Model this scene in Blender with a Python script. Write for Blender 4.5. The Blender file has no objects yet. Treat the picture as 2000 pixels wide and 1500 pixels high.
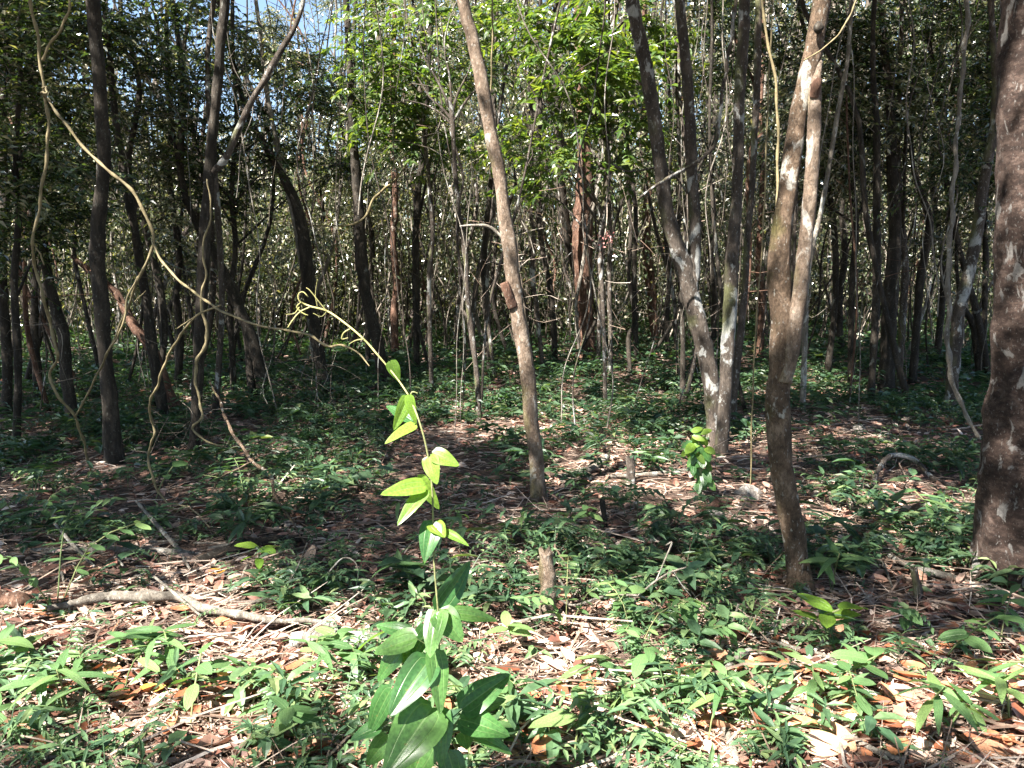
import bpy, math, random
import numpy as np
from mathutils import Vector, noise, Matrix

random.seed(11)
rng = np.random.default_rng(7)
R = math.radians
scn = bpy.context.scene
COL = scn.collection

# ------------------------------------------------------------------ camera, sky, sun
FPX, CX, CY, HOR, EYE = 1500.0, 1000.0, 750.0, 560.0, 1.5
PITCH = math.atan((CY - HOR) / FPX)
cam = bpy.data.cameras.new("camera")
cam.sensor_width = 36.0
cam.lens = 36.0 * FPX / 2000.0
cam.clip_start = 0.05
cam.clip_end = 3000
camo = bpy.data.objects.new("camera", cam)
COL.objects.link(camo)
camo.location = (0, 0, EYE)
camo.rotation_euler = (R(90) - PITCH, 0, 0)
scn.camera = camo

SUN_EL, SUN_AZ = R(50), R(44)          # azimuth: from behind the camera towards the left
SD = np.array([-math.sin(SUN_AZ) * math.cos(SUN_EL), -math.cos(SUN_AZ) * math.cos(SUN_EL), math.sin(SUN_EL)])
w = bpy.data.worlds.new("World")
scn.world = w
w.use_nodes = True
nt = w.node_tree
sky = nt.nodes.new("ShaderNodeTexSky")
sky.sky_type = 'NISHITA'
sky.sun_disc = False
sky.sun_elevation = SUN_EL
sky.sun_rotation = math.atan2(SD[0], SD[1])
sky.air_density = 1.0
sky.dust_density = 0.6
nt.nodes["Background"].inputs[1].default_value = 0.05
nt.links.new(sky.outputs[0], nt.nodes["Background"].inputs[0])
sl = bpy.data.lights.new("sun", 'SUN')
sl.energy = 5.0
sl.angle = R(0.53)
sl.color = (1.0, 0.95, 0.87)
so = bpy.data.objects.new("sun", sl)
COL.objects.link(so)
so.rotation_euler = Vector(SD).to_track_quat('Z', 'Y').to_euler()
so.location = (0, 0, 30)
scn.view_settings.view_transform = 'Standard'
scn.view_settings.look = 'None'
scn.view_settings.exposure = 2.7
scn.view_settings.gamma = 1
scn.view_settings.use_curve_mapping = False
cy = scn.cycles
cy.max_bounces = 4
cy.diffuse_bounces = 2
cy.glossy_bounces = 2
cy.transmission_bounces = 3
cy.transparent_max_bounces = 4
cy.caustics_reflective = False
cy.caustics_refractive = False
cy.use_denoising = True
cy.sample_clamp_indirect = 4.0

# ------------------------------------------------------------------ pixel <-> world
cp, sp_ = math.cos(PITCH), math.sin(PITCH)
def H(x, y):
    """terrain height"""
    n = noise.noise(Vector((x * 0.35, y * 0.35, 3.1))) * 0.10
    n += noise.noise(Vector((x * 1.3, y * 1.3, 7.7))) * 0.035
    far = max(0.0, y - 9.0)
    n *= min(1.0, max(0.25, y / 8.0))
    side = min(1.0, max(0.15, 0.6 + x * 0.12))
    n += 0.9 * side * (1 - math.exp(-far / 14.0))
    return n
def ray(px, py):
    a, b = px - CX, CY - py
    return a, FPX * cp + b * sp_, -FPX * sp_ + b * cp
def P(px, py, Y):
    a, b, c = ray(px, py)
    t = Y / b
    return np.array([a * t, Y, EYE + c * t])
def scale_at(px, py, Y):
    return Y / ray(px, py)[1]
def G(px, py):
    a, b, c = ray(px, py)
    t = 0.0
    step = 0.05 / FPX
    if c >= -1: c = -1.0
    z = EYE
    t = 1.0 / FPX
    while t * b < 60:
        if EYE + c * t < H(a * t, b * t):
            break
        t += step * (1 + t * b * 0.1)
    return np.array([a * t, b * t, H(a * t, b * t)])
def to_px(x, y, z):
    dz = z - EYE
    f = y * cp - dz * sp_
    u = y * sp_ + dz * cp
    if f <= 0.01: return (-9999, 9999)
    return (CX + FPX * x / f, CY - FPX * u / f)

# ------------------------------------------------------------------ where sunlight reaches the floor (drives where the canopy has gaps)
LIT_PX = [  # px, py, rx, ry, openness
    (1000, 1400, 1300, 165, 1.0), (300, 1235, 520, 95, .95), (250, 1100, 330, 40, .55), (1000, 1200, 450, 60, .85),
    (1500, 1270, 330, 45, .6), (1800, 1320, 300, 60, .9), (1750, 1130, 120, 25, .8), (1420, 960, 120, 28, .9),
    (1430, 1010, 130, 25, .8), (1260, 1060, 90, 14, .6), (1000, 810, 170, 50, .95), (830, 800, 120, 30, .8),
    (1150, 850, 120, 26, .75), (1240, 790, 110, 30, .85), (960, 730, 150, 45, .8), (1300, 650, 200, 30, 1.), (1600, 640, 200, 30, .8), (1000, 680, 260, 36, .9), (1150, 740, 160, 30, .9),
    (1500, 690, 100, 22, .8), (600, 800, 170, 45, .7), (640, 860, 60, 16, .8), (1100, 1000, 120, 25, .5),
    (1700, 870, 130, 30, .5), (1640, 700, 130, 30, .55), (1850, 870, 80, 25, .5), (60, 960, 130, 30, .6),
    (750, 1090, 120, 30, .45), (1100, 1090, 70, 25, .6), (430, 760, 70, 25, .5), (1780, 1000, 90, 20, .4),
]
LIT_W = []   # (x, y, r, openness) in metres on the z=0 map
def lit_target(px, py, Y, r, s):
    p = P(px, py, Y)
    q = p - SD * (p[2] / SD[2])
    LIT_W.append((q[0], q[1], r, s))
for a in [(800, 180, 10, 1.7, .95), (1130, 130, 9.3, 1.9, 1.), (1060, 300, 9.5, 1.4, .9), (1300, 80, 10, 1.2, .8), (700, 60, 11, 1.2, .8), (900, 500, 9, .8, .6),
          (1590, 150, 3.85, .6, 1.), (1580, 300, 3.85, .6, 1.), (1575, 450, 3.85, .5, 1.), (1555, 600, 3.85, .4, 1.), (1960, 250, 3.8, .45, .9), (1965, 600, 3.8, .4, .8), (1940, 950, 3.7, .3, .7), (1010, 700, 5.3, .5, 1.), (990, 480, 5.3, .6, 1.), (950, 200, 5.3, .6, 1.), (1360, 620, 6.9, .5, .9), (1000, 520, 5.3, .4, .8), (950, 250, 5.3, .4, .8), (1370, 650, 6.6, .35, .8),
          (95, 300, 5.2, .8, .8), (320, 550, 5.0, .8, .8), (300, 830, 5.2, .4, .8), (600, 640, 3.0, .5, .9), (800, 800, 2.0, .5, 1.),
          (850, 1100, 1.9, .6, 1.), (560, 90, 10, 1.0, .7), (620, 330, 12, 1.0, .5), (1640, 350, 15, 1.5, .5), (1850, 300, 14, 1.5, .6),
          (700, 380, 7, .5, .6), (300, 700, 11, .8, .7), (1150, 600, 14.5, .8, .5), (1365, 910, 5.6, .25, .9), (1980, 500, 3.9, .3, .5),
          (1460, 300, 7, .4, .5), (1010, 640, 5.3, .35, .9), (985, 400, 5.3, .35, .9), (1045, 900, 5.3, .25, .6), (1330, 520, 7, .35, .8), (1425, 600, 6.3, .3, .7), (1400, 780, 6.6, .3, .6), (1540, 650, 3.8, .25, .9), (1580, 350, 3.8, .3, .9), (1855, 720, 6.4, .3, .8), (230, 620, 9.2, .5, .9), (600, 500, 10.5, .5, .6), (1740, 500, 10, .4, .3), (1500, 200, 10, 1, .6), (1850, 150, 11, 1.3, .7), (950, 250, 10, 1, .8), (350, 300, 11, 1, .6), (180, 80, 7, .6, .4), (1980, 1080, 3.6, .25, .7)]:
    lit_target(*a)
def openness(x, y):
    o = 0.035
    h = H(x, y) if y > 7 else 0.0
    px, py = to_px(x + SD[0] / SD[2] * h, y + SD[1] / SD[2] * h, h)
    if y > 1.3:
        for a, b, rx, ry, s in LIT_PX:
            d = ((px - a) / rx) ** 2 + ((py - b) / ry) ** 2
            if d < 1.6:
                o = max(o, s * min(1.0, (1.6 - d) / 0.6))
    else:
        o = 0.15
    for a, b, r, s in LIT_W:
        d = ((x - a) ** 2 + (y - b) ** 2) / (r * r)
        if d < 1.5:
            o = max(o, s * min(1.0, (1.5 - d) / 0.5))
    if y > 11.5: o = max(o, .5 if noise.noise(Vector((x * .6, y * .6, 2))) > -.05 else .15)
    if y > 15:
        o = max(o, 0.6 + .35 * (noise.noise(Vector((x * .5, y * .5, 9))) > -.1))
    return o

# ------------------------------------------------------------------ materials
def mat(name):
    m = bpy.data.materials.new(name)
    m.use_nodes = True
    n = m.node_tree
    return m, n, n.nodes["Principled BSDF"], n.nodes["Material Output"]
def nd(n, t, **k):
    x = n.nodes.new(t)
    for a, b in k.items():
        if a.startswith("i_"):
            x.inputs[a[2:].replace("_", " ")].default_value = b
        else:
            setattr(x, a, b)
    return x
def ramp(n, stops, interp='LINEAR'):
    r = n.nodes.new("ShaderNodeValToRGB")
    e = r.color_ramp
    e.interpolation = interp
    while len(e.elements) < len(stops):
        e.elements.new(0.5)
    for el, (p, c) in zip(e.elements, stops):
        el.position = p
        el.color = (*c, 1)
    return r
def rnd_value(n):
    g = nd(n, "ShaderNodeNewGeometry")
    o = nd(n, "ShaderNodeObjectInfo")
    a = nd(n, "ShaderNodeMath", operation='ADD')
    n.links.new(g.outputs["Random Per Island"], a.inputs[0])
    n.links.new(o.outputs["Random"], a.inputs[1])
    f = nd(n, "ShaderNodeMath", operation='FRACT')
    n.links.new(a.outputs[0], f.inputs[0])
    return f
def leaf_mat(name, stops, rough=0.38, trans=0.4, tcol=(1.5, 1.5, .5), veins=False, scale=40, spec=.5):
    m, n, b, out = mat(name)
    f = rnd_value(n)
    r = ramp(n, stops)
    n.links.new(f.outputs[0], r.inputs[0])
    tc = nd(n, "ShaderNodeTexCoord")
    ns = nd(n, "ShaderNodeTexNoise", i_Scale=scale, i_Detail=3.0)
    n.links.new(tc.outputs["Object"], ns.inputs["Vector"])
    mr = nd(n, "ShaderNodeMapRange")
    mr.inputs["From Min"].default_value = .3; mr.inputs["From Max"].default_value = .7
    mr.inputs["To Min"].default_value = .7; mr.inputs["To Max"].default_value = 1.25
    n.links.new(ns.outputs[0], mr.inputs[0])
    mx = nd(n, "ShaderNodeMix", data_type='RGBA', blend_type='MULTIPLY')
    mx.inputs[0].default_value = 1
    n.links.new(r.outputs[0], mx.inputs[6])
    n.links.new(mr.outputs[0], mx.inputs[7])
    colout = mx.outputs[2]
    if veins:
        uv = nd(n, "ShaderNodeUVMap")
        sx = nd(n, "ShaderNodeSeparateXYZ")
        n.links.new(uv.outputs[0], sx.inputs[0])
        # u in 0..1 across, v in 0..1 along: main rib, two side ribs, fine cross veins
        def band(center, width):
            a = nd(n, "ShaderNodeMath", operation='SUBTRACT'); a.inputs[1].default_value = center
            n.links.new(sx.outputs[0], a.inputs[0])
            c = nd(n, "ShaderNodeMath", operation='ABSOLUTE'); n.links.new(a.outputs[0], c.inputs[0])
            d = nd(n, "ShaderNodeMapRange"); d.inputs["From Min"].default_value = width; d.inputs["From Max"].default_value = 0
            n.links.new(c.outputs[0], d.inputs[0])
            return d
        b0, b1, b2 = band(.5, .035), band(.25, .022), band(.75, .022)
        s1 = nd(n, "ShaderNodeMath", operation='ADD'); n.links.new(b0.outputs[0], s1.inputs[0]); n.links.new(b1.outputs[0], s1.inputs[1])
        s2 = nd(n, "ShaderNodeMath", operation='ADD'); n.links.new(s1.outputs[0], s2.inputs[0]); n.links.new(b2.outputs[0], s2.inputs[1])
        s2.use_clamp = True
        mv = nd(n, "ShaderNodeMix", data_type='RGBA')
        mul = nd(n, "ShaderNodeMath", operation='MULTIPLY'); mul.inputs[1].default_value = .45
        n.links.new(s2.outputs[0], mul.inputs[0]); n.links.new(mul.outputs[0], mv.inputs[0])
        n.links.new(colout, mv.inputs[6]); mv.inputs[7].default_value = (.22, .33, .12, 1)
        colout = mv.outputs[2]
        nsp = nd(n, "ShaderNodeTexNoise", i_Scale=scale * .55, i_Detail=6.0, i_Roughness=.7); n.links.new(tc.outputs["Object"], nsp.inputs["Vector"])
        rsp = ramp(n, [(.655, (0, 0, 0)), (.69, (.8, .8, .8))]); n.links.new(nsp.outputs[0], rsp.inputs[0])
        msp = nd(n, "ShaderNodeMix", data_type='RGBA'); msp.inputs[7].default_value = (.20, .15, .05, 1)
        n.links.new(rsp.outputs[0], msp.inputs[0]); n.links.new(colout, msp.inputs[6]); colout = msp.outputs[2]
        bp = nd(n, "ShaderNodeBump", i_Strength=.5, i_Distance=.002, invert=True)
        n.links.new(s2.outputs[0], bp.inputs["Height"])
        n.links.new(bp.outputs[0], b.inputs["Normal"])
    n.links.new(colout, b.inputs["Base Color"])
    b.inputs["Roughness"].default_value = rough
    b.inputs["Specular IOR Level"].default_value = spec
    t = nd(n, "ShaderNodeBsdfTranslucent")
    tm = nd(n, "ShaderNodeMix", data_type='RGBA', blend_type='MULTIPLY'); tm.inputs[0].default_value = 1
    tm.inputs[7].default_value = (*tcol, 1)
    n.links.new(colout, tm.inputs[6]); n.links.new(tm.outputs[2], t.inputs[0])
    ms = nd(n, "ShaderNodeMixShader"); ms.inputs[0].default_value = trans
    n.links.new(b.outputs[0], ms.inputs[1]); n.links.new(t.outputs[0], ms.inputs[2])
    n.links.new(ms.outputs[0], out.inputs[0])
    return m
def bark_mat(name, cols, lichen=(.42, .42, .38), lich_amt=.60, scale=9, stretch=(1, 1, .35), bump=.6, moss=None, lscale=5.0):
    m, n, b, out = mat(name)
    tc = nd(n, "ShaderNodeTexCoord")
    oi = nd(n, "ShaderNodeObjectInfo")
    off = nd(n, "ShaderNodeVectorMath", operation='ADD')
    sc = nd(n, "ShaderNodeMath", operation='MULTIPLY'); sc.inputs[1].default_value = 37
    n.links.new(oi.outputs["Random"], sc.inputs[0])
    n.links.new(tc.outputs["Object"], off.inputs[0]); n.links.new(sc.outputs[0], off.inputs[1])
    mp = nd(n, "ShaderNodeMapping"); mp.inputs["Scale"].default_value = stretch
    n.links.new(off.outputs[0], mp.inputs[0])
    n1 = nd(n, "ShaderNodeTexNoise", i_Scale=scale, i_Detail=8.0, i_Roughness=.7)
    n.links.new(mp.outputs[0], n1.inputs["Vector"])
    r = ramp(n, [(.3, cols[0]), (.5, cols[1]), (.68, cols[2])])
    n.links.new(n1.outputs[0], r.inputs[0])
    cur = r.outputs[0]
    # lichen patches
    mp2 = nd(n, "ShaderNodeMapping"); mp2.inputs["Scale"].default_value = (1, 1, .6)
    n.links.new(off.outputs[0], mp2.inputs[0])
    n2 = nd(n, "ShaderNodeTexNoise", i_Scale=lscale, i_Detail=7.0, i_Roughness=.6, i_Distortion=.6)
    n.links.new(mp2.outputs[0], n2.inputs["Vector"])
    r2 = ramp(n, [(lich_amt, (0, 0, 0)), (lich_amt + .035, (1, 1, 1))])
    n.links.new(n2.outputs[0], r2.inputs[0])
    m1 = nd(n, "ShaderNodeMix", data_type='RGBA'); m1.inputs[7].default_value = (*lichen, 1)
    lm = nd(n, "ShaderNodeMath", operation='MULTIPLY'); lm.inputs[1].default_value = .85
    n.links.new(r2.outputs[0], lm.inputs[0]); n.links.new(lm.outputs[0], m1.inputs[0])
    n.links.new(cur, m1.inputs[6]); cur = m1.outputs[2]
    # small pale speckles
    n3 = nd(n, "ShaderNodeTexNoise", i_Scale=lscale * 9, i_Detail=3.0)
    n.links.new(mp2.outputs[0], n3.inputs["Vector"])
    r3 = ramp(n, [(.62, (0, 0, 0)), (.68, (.6, .6, .6))])
    n.links.new(n3.outputs[0], r3.inputs[0])
    m3 = nd(n, "ShaderNodeMix", data_type='RGBA'); m3.inputs[7].default_value = (*[c * .8 for c in lichen], 1)
    n.links.new(r3.outputs[0], m3.inputs[0]); n.links.new(cur, m3.inputs[6]); cur = m3.outputs[2]
    if moss:
        n4 = nd(n, "ShaderNodeTexNoise", i_Scale=3.0, i_Detail=6.0)
        n.links.new(off.outputs[0], n4.inputs["Vector"])
        sx = nd(n, "ShaderNodeNewGeometry"); sp = nd(n, "ShaderNodeSeparateXYZ"); n.links.new(sx.outputs["Normal"], sp.inputs[0])
        mm = nd(n, "ShaderNodeMath", operation='MULTIPLY_ADD'); mm.inputs[1].default_value = -.12; mm.inputs[2].default_value = 0
        n.links.new(sp.outputs[0], mm.inputs[0])
        ad = nd(n, "ShaderNodeMath", operation='ADD'); n.links.new(mm.outputs[0], ad.inputs[0]); n.links.new(n4.outputs[0], ad.inputs[1])
        r4 = ramp(n, [(.62, (0, 0, 0)), (.76, (.65, .65, .65))]); n.links.new(ad.outputs[0], r4.inputs[0])
        m4 = nd(n, "ShaderNodeMix", data_type='RGBA'); m4.inputs[7].default_value = (*moss, 1)
        n.links.new(r4.outputs[0], m4.inputs[0]); n.links.new(cur, m4.inputs[6]); cur = m4.outputs[2]
    n.links.new(cur, b.inputs["Base Color"])
    b.inputs["Roughness"].default_value = .85
    b.inputs["Specular IOR Level"].default_value = .25
    n5 = nd(n, "ShaderNodeTexNoise", i_Scale=scale * 3.5, i_Detail=10.0, i_Roughness=.75)
    n.links.new(mp.outputs[0], n5.inputs["Vector"])
    bp = nd(n, "ShaderNodeBump", i_Strength=bump, i_Distance=.02)
    n.links.new(n5.outputs[0], bp.inputs["Height"])
    vo = nd(n, "ShaderNodeTexVoronoi", feature='DISTANCE_TO_EDGE', i_Scale=scale * 2.2)
    mp4 = nd(n, "ShaderNodeMapping"); mp4.inputs["Scale"].default_value = (1.3, 1.3, .45)
    dv = nd(n, "ShaderNodeVectorMath", operation='MULTIPLY_ADD'); dv.inputs[1].default_value = (.12, .12, .12)
    n.links.new(n5.outputs[1], dv.inputs[0]); n.links.new(off.outputs[0], dv.inputs[2])
    n.links.new(dv.outputs[0], mp4.inputs[0]); n.links.new(mp4.outputs[0], vo.inputs["Vector"])
    rc = ramp(n, [(0, (.35, .35, .35)), (.09, (1, 1, 1))]); n.links.new(vo.outputs[0], rc.inputs[0])
    mc = nd(n, "ShaderNodeMix", data_type='RGBA', blend_type='MULTIPLY'); mc.inputs[0].default_value = .7
    n.links.new(cur, mc.inputs[6]); n.links.new(rc.outputs[0], mc.inputs[7]); n.links.new(mc.outputs[2], b.inputs["Base Color"])
    bp1 = nd(n, "ShaderNodeBump", i_Strength=.55, i_Distance=.012)
    n.links.new(rc.outputs[0], bp1.inputs["Height"]); n.links.new(bp.outputs[0], bp1.inputs["Normal"]); bp = bp1
    bp2 = nd(n, "ShaderNodeBump", i_Strength=.35, i_Distance=.01)
    n.links.new(r2.outputs[0], bp2.inputs["Height"]); n.links.new(bp.outputs[0], bp2.inputs["Normal"])
    n.links.new(bp2.outputs[0], b.inputs["Normal"])
    return m
def wood_mat(name, stops, rough=.8):
    m, n, b, out = mat(name)
    f = rnd_value(n)
    r = ramp(n, stops)
    n.links.new(f.outputs[0], r.inputs[0])
    tc = nd(n, "ShaderNodeTexCoord")
    ns = nd(n, "ShaderNodeTexNoise", i_Scale=25.0, i_Detail=6.0, i_Roughness=.7)
    n.links.new(tc.outputs["Object"], ns.inputs["Vector"])
    mr = nd(n, "ShaderNodeMapRange"); mr.inputs["From Min"].default_value = .3; mr.inputs["From Max"].default_value = .7
    mr.inputs["To Min"].default_value = .55; mr.inputs["To Max"].default_value = 1.3
    n.links.new(ns.outputs[0], mr.inputs[0])
    mx = nd(n, "ShaderNodeMix", data_type='RGBA', blend_type='MULTIPLY'); mx.inputs[0].default_value = 1
    n.links.new(r.outputs[0], mx.inputs[6]); n.links.new(mr.outputs[0], mx.inputs[7])
    n.links.new(mx.outputs[2], b.inputs["Base Color"])
    b.inputs["Roughness"].default_value = rough
    b.inputs["Specular IOR Level"].default_value = .3
    bp = nd(n, "ShaderNodeBump", i_Strength=.5, i_Distance=.01)
    n.links.new(ns.outputs[0], bp.inputs["Height"]); n.links.new(bp.outputs[0], b.inputs["Normal"])
    return m

M = {}
M['leaf'] = leaf_mat("leaf_green", [(0, (.020, .036, .016)), (.45, (.038, .062, .024)), (.78, (.065, .100, .035)), (.9, (.13, .14, .07)), (1, (.27, .26, .18))], rough=.25, spec=1.0)  # the few pale tones imitate glints on the leaves
M['leaf_far'] = leaf_mat("leaf_far", [(0, (.028, .045, .022)), (.35, (.060, .080, .040)), (.6, (.11, .13, .066)), (.8, (.22, .21, .14)), (1, (.42, .39, .31))], rough=.24, trans=.3, spec=1.0)  # pale end of the ramp stands in for sunlit, glaring leaves
M['leaf_low'] = leaf_mat("leaf_undergrowth", [(0, (.026, .060, .034)), (.5, (.050, .098, .050)), (.85, (.078, .135, .062)), (1, (.15, .18, .08))], rough=.42, trans=.35, tcol=(1.3, 1.5, .5))
M['leaf_seed'] = leaf_mat("leaf_seedling", [(0, (.065, .135, .050)), (.6, (.115, .21, .080)), (1, (.18, .27, .095))], rough=.40, trans=.38, veins=True, tcol=(1.3, 1.5, .5))
M['leaf_ground'] = leaf_mat('leaf_ground', [(0, (.045, .095, .050)), (.5, (.085, .155, .072)), (.85, (.14, .22, .095)), (1, (.20, .26, .11))], rough=.42, trans=.35, tcol=(1.3, 1.4, .6))  # sunlit twin of the undergrowth green, the brightness is in its colour
M['leaf_bright'] = leaf_mat("leaf_sunny", [(0, (.045, .088, .026)), (.5, (.085, .145, .038)), (1, (.16, .20, .06))], rough=.32, trans=.48, tcol=(1.6, 1.55, .45), spec=.8)  # lighter, yellower crown green: sunlight put into the leaf colour
M['leaf_vine'] = leaf_mat("leaf_vine", [(0, (.040, .115, .035)), (.6, (.065, .165, .045)), (1, (.10, .20, .05))], rough=.33, trans=.38, veins=True, scale=18, tcol=(1.5, 1.6, .4))
M['leaf_vine_young'] = leaf_mat("leaf_vine_young", [(0, (.13, .25, .035)), (1, (.22, .34, .05))], rough=.38, trans=.5, veins=True, scale=18, tcol=(1.3, 1.3, .35))
M['dead'] = leaf_mat("dead_leaf", [(0, (.13, .045, .025)), (.35, (.33, .115, .055)), (.65, (.45, .20, .10)), (.85, (.50, .32, .21)), (1, (.58, .46, .34))], rough=.45, trans=.12, tcol=(1.3, 1, .7), scale=28)
M['litter'] = leaf_mat("litter_leaf", [(0, (.10, .045, .03)), (.28, (.20, .085, .058)), (.52, (.35, .185, .13)), (.78, (.46, .32, .25)), (1, (.60, .50, .42))], rough=.6, trans=.08, tcol=(1.3, 1, .7))
M['yellow'] = leaf_mat("yellowed_leaf", [(0, (.48, .24, .04)), (1, (.55, .36, .08))], rough=.45, trans=.3, tcol=(1.2, 1, .5))
M['twig'] = wood_mat("twig_wood", [(0, (.09, .058, .043)), (.35, (.24, .165, .12)), (.75, (.43, .33, .265)), (1, (.62, .53, .45))])
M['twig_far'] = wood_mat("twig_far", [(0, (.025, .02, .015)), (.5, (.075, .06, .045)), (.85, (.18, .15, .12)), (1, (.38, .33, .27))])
M['liana'] = wood_mat("liana_bark", [(0, (.13, .105, .052)), (1, (.23, .185, .10))], rough=.7)
M['shoot'] = wood_mat("green_shoot", [(0, (.22, .22, .075)), (1, (.33, .30, .12))], rough=.5)
M['shoot_dark'] = wood_mat("green_stem", [(0, (.10, .14, .05)), (1, (.20, .20, .09))], rough=.6)
M['bark_red'] = bark_mat("bark_redbrown", [(.018, .012, .010), (.060, .038, .030), (.17, .12, .098)], lichen=(.30, .28, .26), lich_amt=.575, scale=17, stretch=(.6, .6, 1.2), bump=1.0, lscale=11)
M['bark_brown'] = bark_mat("bark_brown", [(.045, .030, .018), (.12, .080, .052), (.26, .185, .13)], lichen=(.44, .42, .37), lich_amt=.60, scale=13, stretch=(1, 1, .6), moss=(.13, .12, .035), lscale=8, bump=1.0)
M['bark_tan_lit'] = bark_mat('bark_tan_lit', [(.075, .050, .034), (.20, .145, .105), (.36, .29, .23)], lichen=(.46, .43, .38), lich_amt=.60, scale=15, stretch=(1, 1, .6), moss=(.16, .14, .05), lscale=7, bump=1.0)  # tan bark made paler for lit stems, sunlight painted in
M['bark_grey'] = bark_mat("bark_grey", [(.028, .022, .018), (.070, .055, .044), (.14, .115, .095)], lichen=(.40, .40, .38), lich_amt=.57, scale=14, moss=(.12, .13, .05), lscale=6, bump=.8)
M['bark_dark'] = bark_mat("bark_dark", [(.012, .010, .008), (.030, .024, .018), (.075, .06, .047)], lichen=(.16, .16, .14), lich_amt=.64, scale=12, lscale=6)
M['bark_pale'] = bark_mat("bark_pale", [(.09, .078, .063), (.19, .165, .135), (.34, .31, .265)], lichen=(.45, .44, .40), lich_amt=.58, scale=16, lscale=7)
M['bark_rust'] = bark_mat("bark_rust", [(.04, .02, .014), (.11, .058, .038), (.22, .13, .09)], lichen=(.38, .33, .28), lich_amt=.64, scale=14, lscale=6)
M['rock'] = bark_mat("rock_grey", [(.13, .11, .095), (.26, .23, .20), (.38, .34, .31)], lichen=(.5, .48, .44), lich_amt=.6, scale=10, stretch=(1, 1, 1))
M['pink'] = leaf_mat("pink_bract", [(0, (.42, .16, .15)), (1, (.58, .30, .27))], rough=.6, trans=.3, tcol=(1, 1, 1))

def soil_mat():
    m, n, b, out = mat("forest_soil")
    tc = nd(n, "ShaderNodeTexCoord")
    n1 = nd(n, "ShaderNodeTexNoise", i_Scale=14.0, i_Detail=10.0, i_Roughness=.75)
    n.links.new(tc.outputs["Object"], n1.inputs["Vector"])
    r = ramp(n, [(.3, (.022, .014, .010)), (.5, (.075, .045, .032)), (.62, (.15, .10, .072)), (.75, (.27, .20, .15))])
    n.links.new(n1.outputs[0], r.inputs[0])
    n.links.new(r.outputs[0], b.inputs["Base Color"])
    b.inputs["Roughness"].default_value = .95
    v = nd(n, "ShaderNodeTexVoronoi", i_Scale=45.0); n.links.new(tc.outputs["Object"], v.inputs["Vector"])
    bp = nd(n, "ShaderNodeBump", i_Strength=.9, i_Distance=.03); n.links.new(n1.outputs[0], bp.inputs["Height"])
    bp2 = nd(n, "ShaderNodeBump", i_Strength=.6, i_Distance=.015); n.links.new(v.outputs[0], bp2.inputs["Height"]); n.links.new(bp.outputs[0], bp2.inputs["Normal"])
    n.links.new(bp2.outputs[0], b.inputs["Normal"])
    return m
M['soil'] = soil_mat()

# ------------------------------------------------------------------ mesh helpers
class MB:
    """collects vertices and faces (numpy), builds one mesh"""
    def __init__(s):
        s.v, s.f4, s.f3, s.n, s.uv = [], [], [], 0, []
    def add(s, v, f4=None, f3=None):
        v = np.asarray(v, dtype=np.float32)
        if f4 is not None and len(f4): s.f4.append(np.asarray(f4, dtype=np.int32) + s.n)
        if f3 is not None and len(f3): s.f3.append(np.asarray(f3, dtype=np.int32) + s.n)
        s.v.append(v); s.n += len(v)
    def mesh(s, name, material, smooth=True, origin=None, uvs=None):
        v = np.concatenate(s.v) if s.v else np.zeros((0, 3), np.float32)
        if origin is not None: v = v - np.asarray(origin, dtype=np.float32)
        f4 = np.concatenate(s.f4) if s.f4 else np.zeros((0, 4), np.int32)
        f3 = np.concatenate(s.f3) if s.f3 else np.zeros((0, 3), np.int32)
        me = bpy.data.meshes.new(name)
        me.vertices.add(len(v)); me.vertices.foreach_set("co", v.astype(np.float32).ravel())
        nl = len(f4) * 4 + len(f3) * 3
        me.loops.add(nl); me.polygons.add(len(f4) + len(f3))
        li = np.concatenate([f4.ravel(), f3.ravel()]).astype(np.int32)
        me.loops.foreach_set("vertex_index", li)
        st = np.concatenate([np.arange(len(f4)) * 4, len(f4) * 4 + np.arange(len(f3)) * 3]).astype(np.int32)
        me.polygons.foreach_set("loop_start", st)
        me.polygons.foreach_set("use_smooth", np.full(len(f4) + len(f3), bool(smooth)))
        if uvs is not None:
            ul = me.uv_layers.new(name="UVMap")
            ul.data.foreach_set("uv", np.asarray(uvs, dtype=np.float32)[li].ravel())
        me.update(calc_edges=True)
        me.materials.append(material)
        return me
def obj(name, me, parent=None, loc=None):
    o = bpy.data.objects.new(name, me)
    COL.objects.link(o)
    if parent: o.parent = parent
    if loc is not None: o.location = tuple(loc)
    return o
def tag(o, label=None, cat=None, group=None, kind=None):
    if label: o['label'] = label
    if cat: o['category'] = cat
    if group: o['group'] = group
    if kind: o['kind'] = kind
    return o
def empty(name, loc, label, cat, group=None):
    o = bpy.data.objects.new(name, None)
    o.empty_display_size = .1
    COL.objects.link(o)
    o.location = tuple(loc)
    return tag(o, label, cat, group)

def resample(pts, n):
    """Catmull-Rom through rows of pts (any columns)"""
    p = np.asarray(pts, dtype=float)
    if len(p) == 2:
        t = np.linspace(0, 1, n)[:, None]
        return p[0] * (1 - t) + p[1] * t
    q = np.vstack([2 * p[0] - p[1], p, 2 * p[-1] - p[-2]])
    seg = np.linalg.norm(np.diff(p[:, :3], axis=0), axis=1)
    cum = np.concatenate([[0], np.cumsum(seg)])
    s = np.linspace(0, cum[-1], n)
    i = np.clip(np.searchsorted(cum, s, side='right') - 1, 0, len(p) - 2)
    t = ((s - cum[i]) / np.maximum(seg[i], 1e-9))[:, None]
    a, b, c, d = q[i], q[i + 1], q[i + 2], q[i + 3]
    return .5 * ((2 * b) + (-a + c) * t + (2 * a - 5 * b + 4 * c - d) * t ** 2 + (-a + 3 * b - 3 * c + d) * t ** 3)

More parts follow.
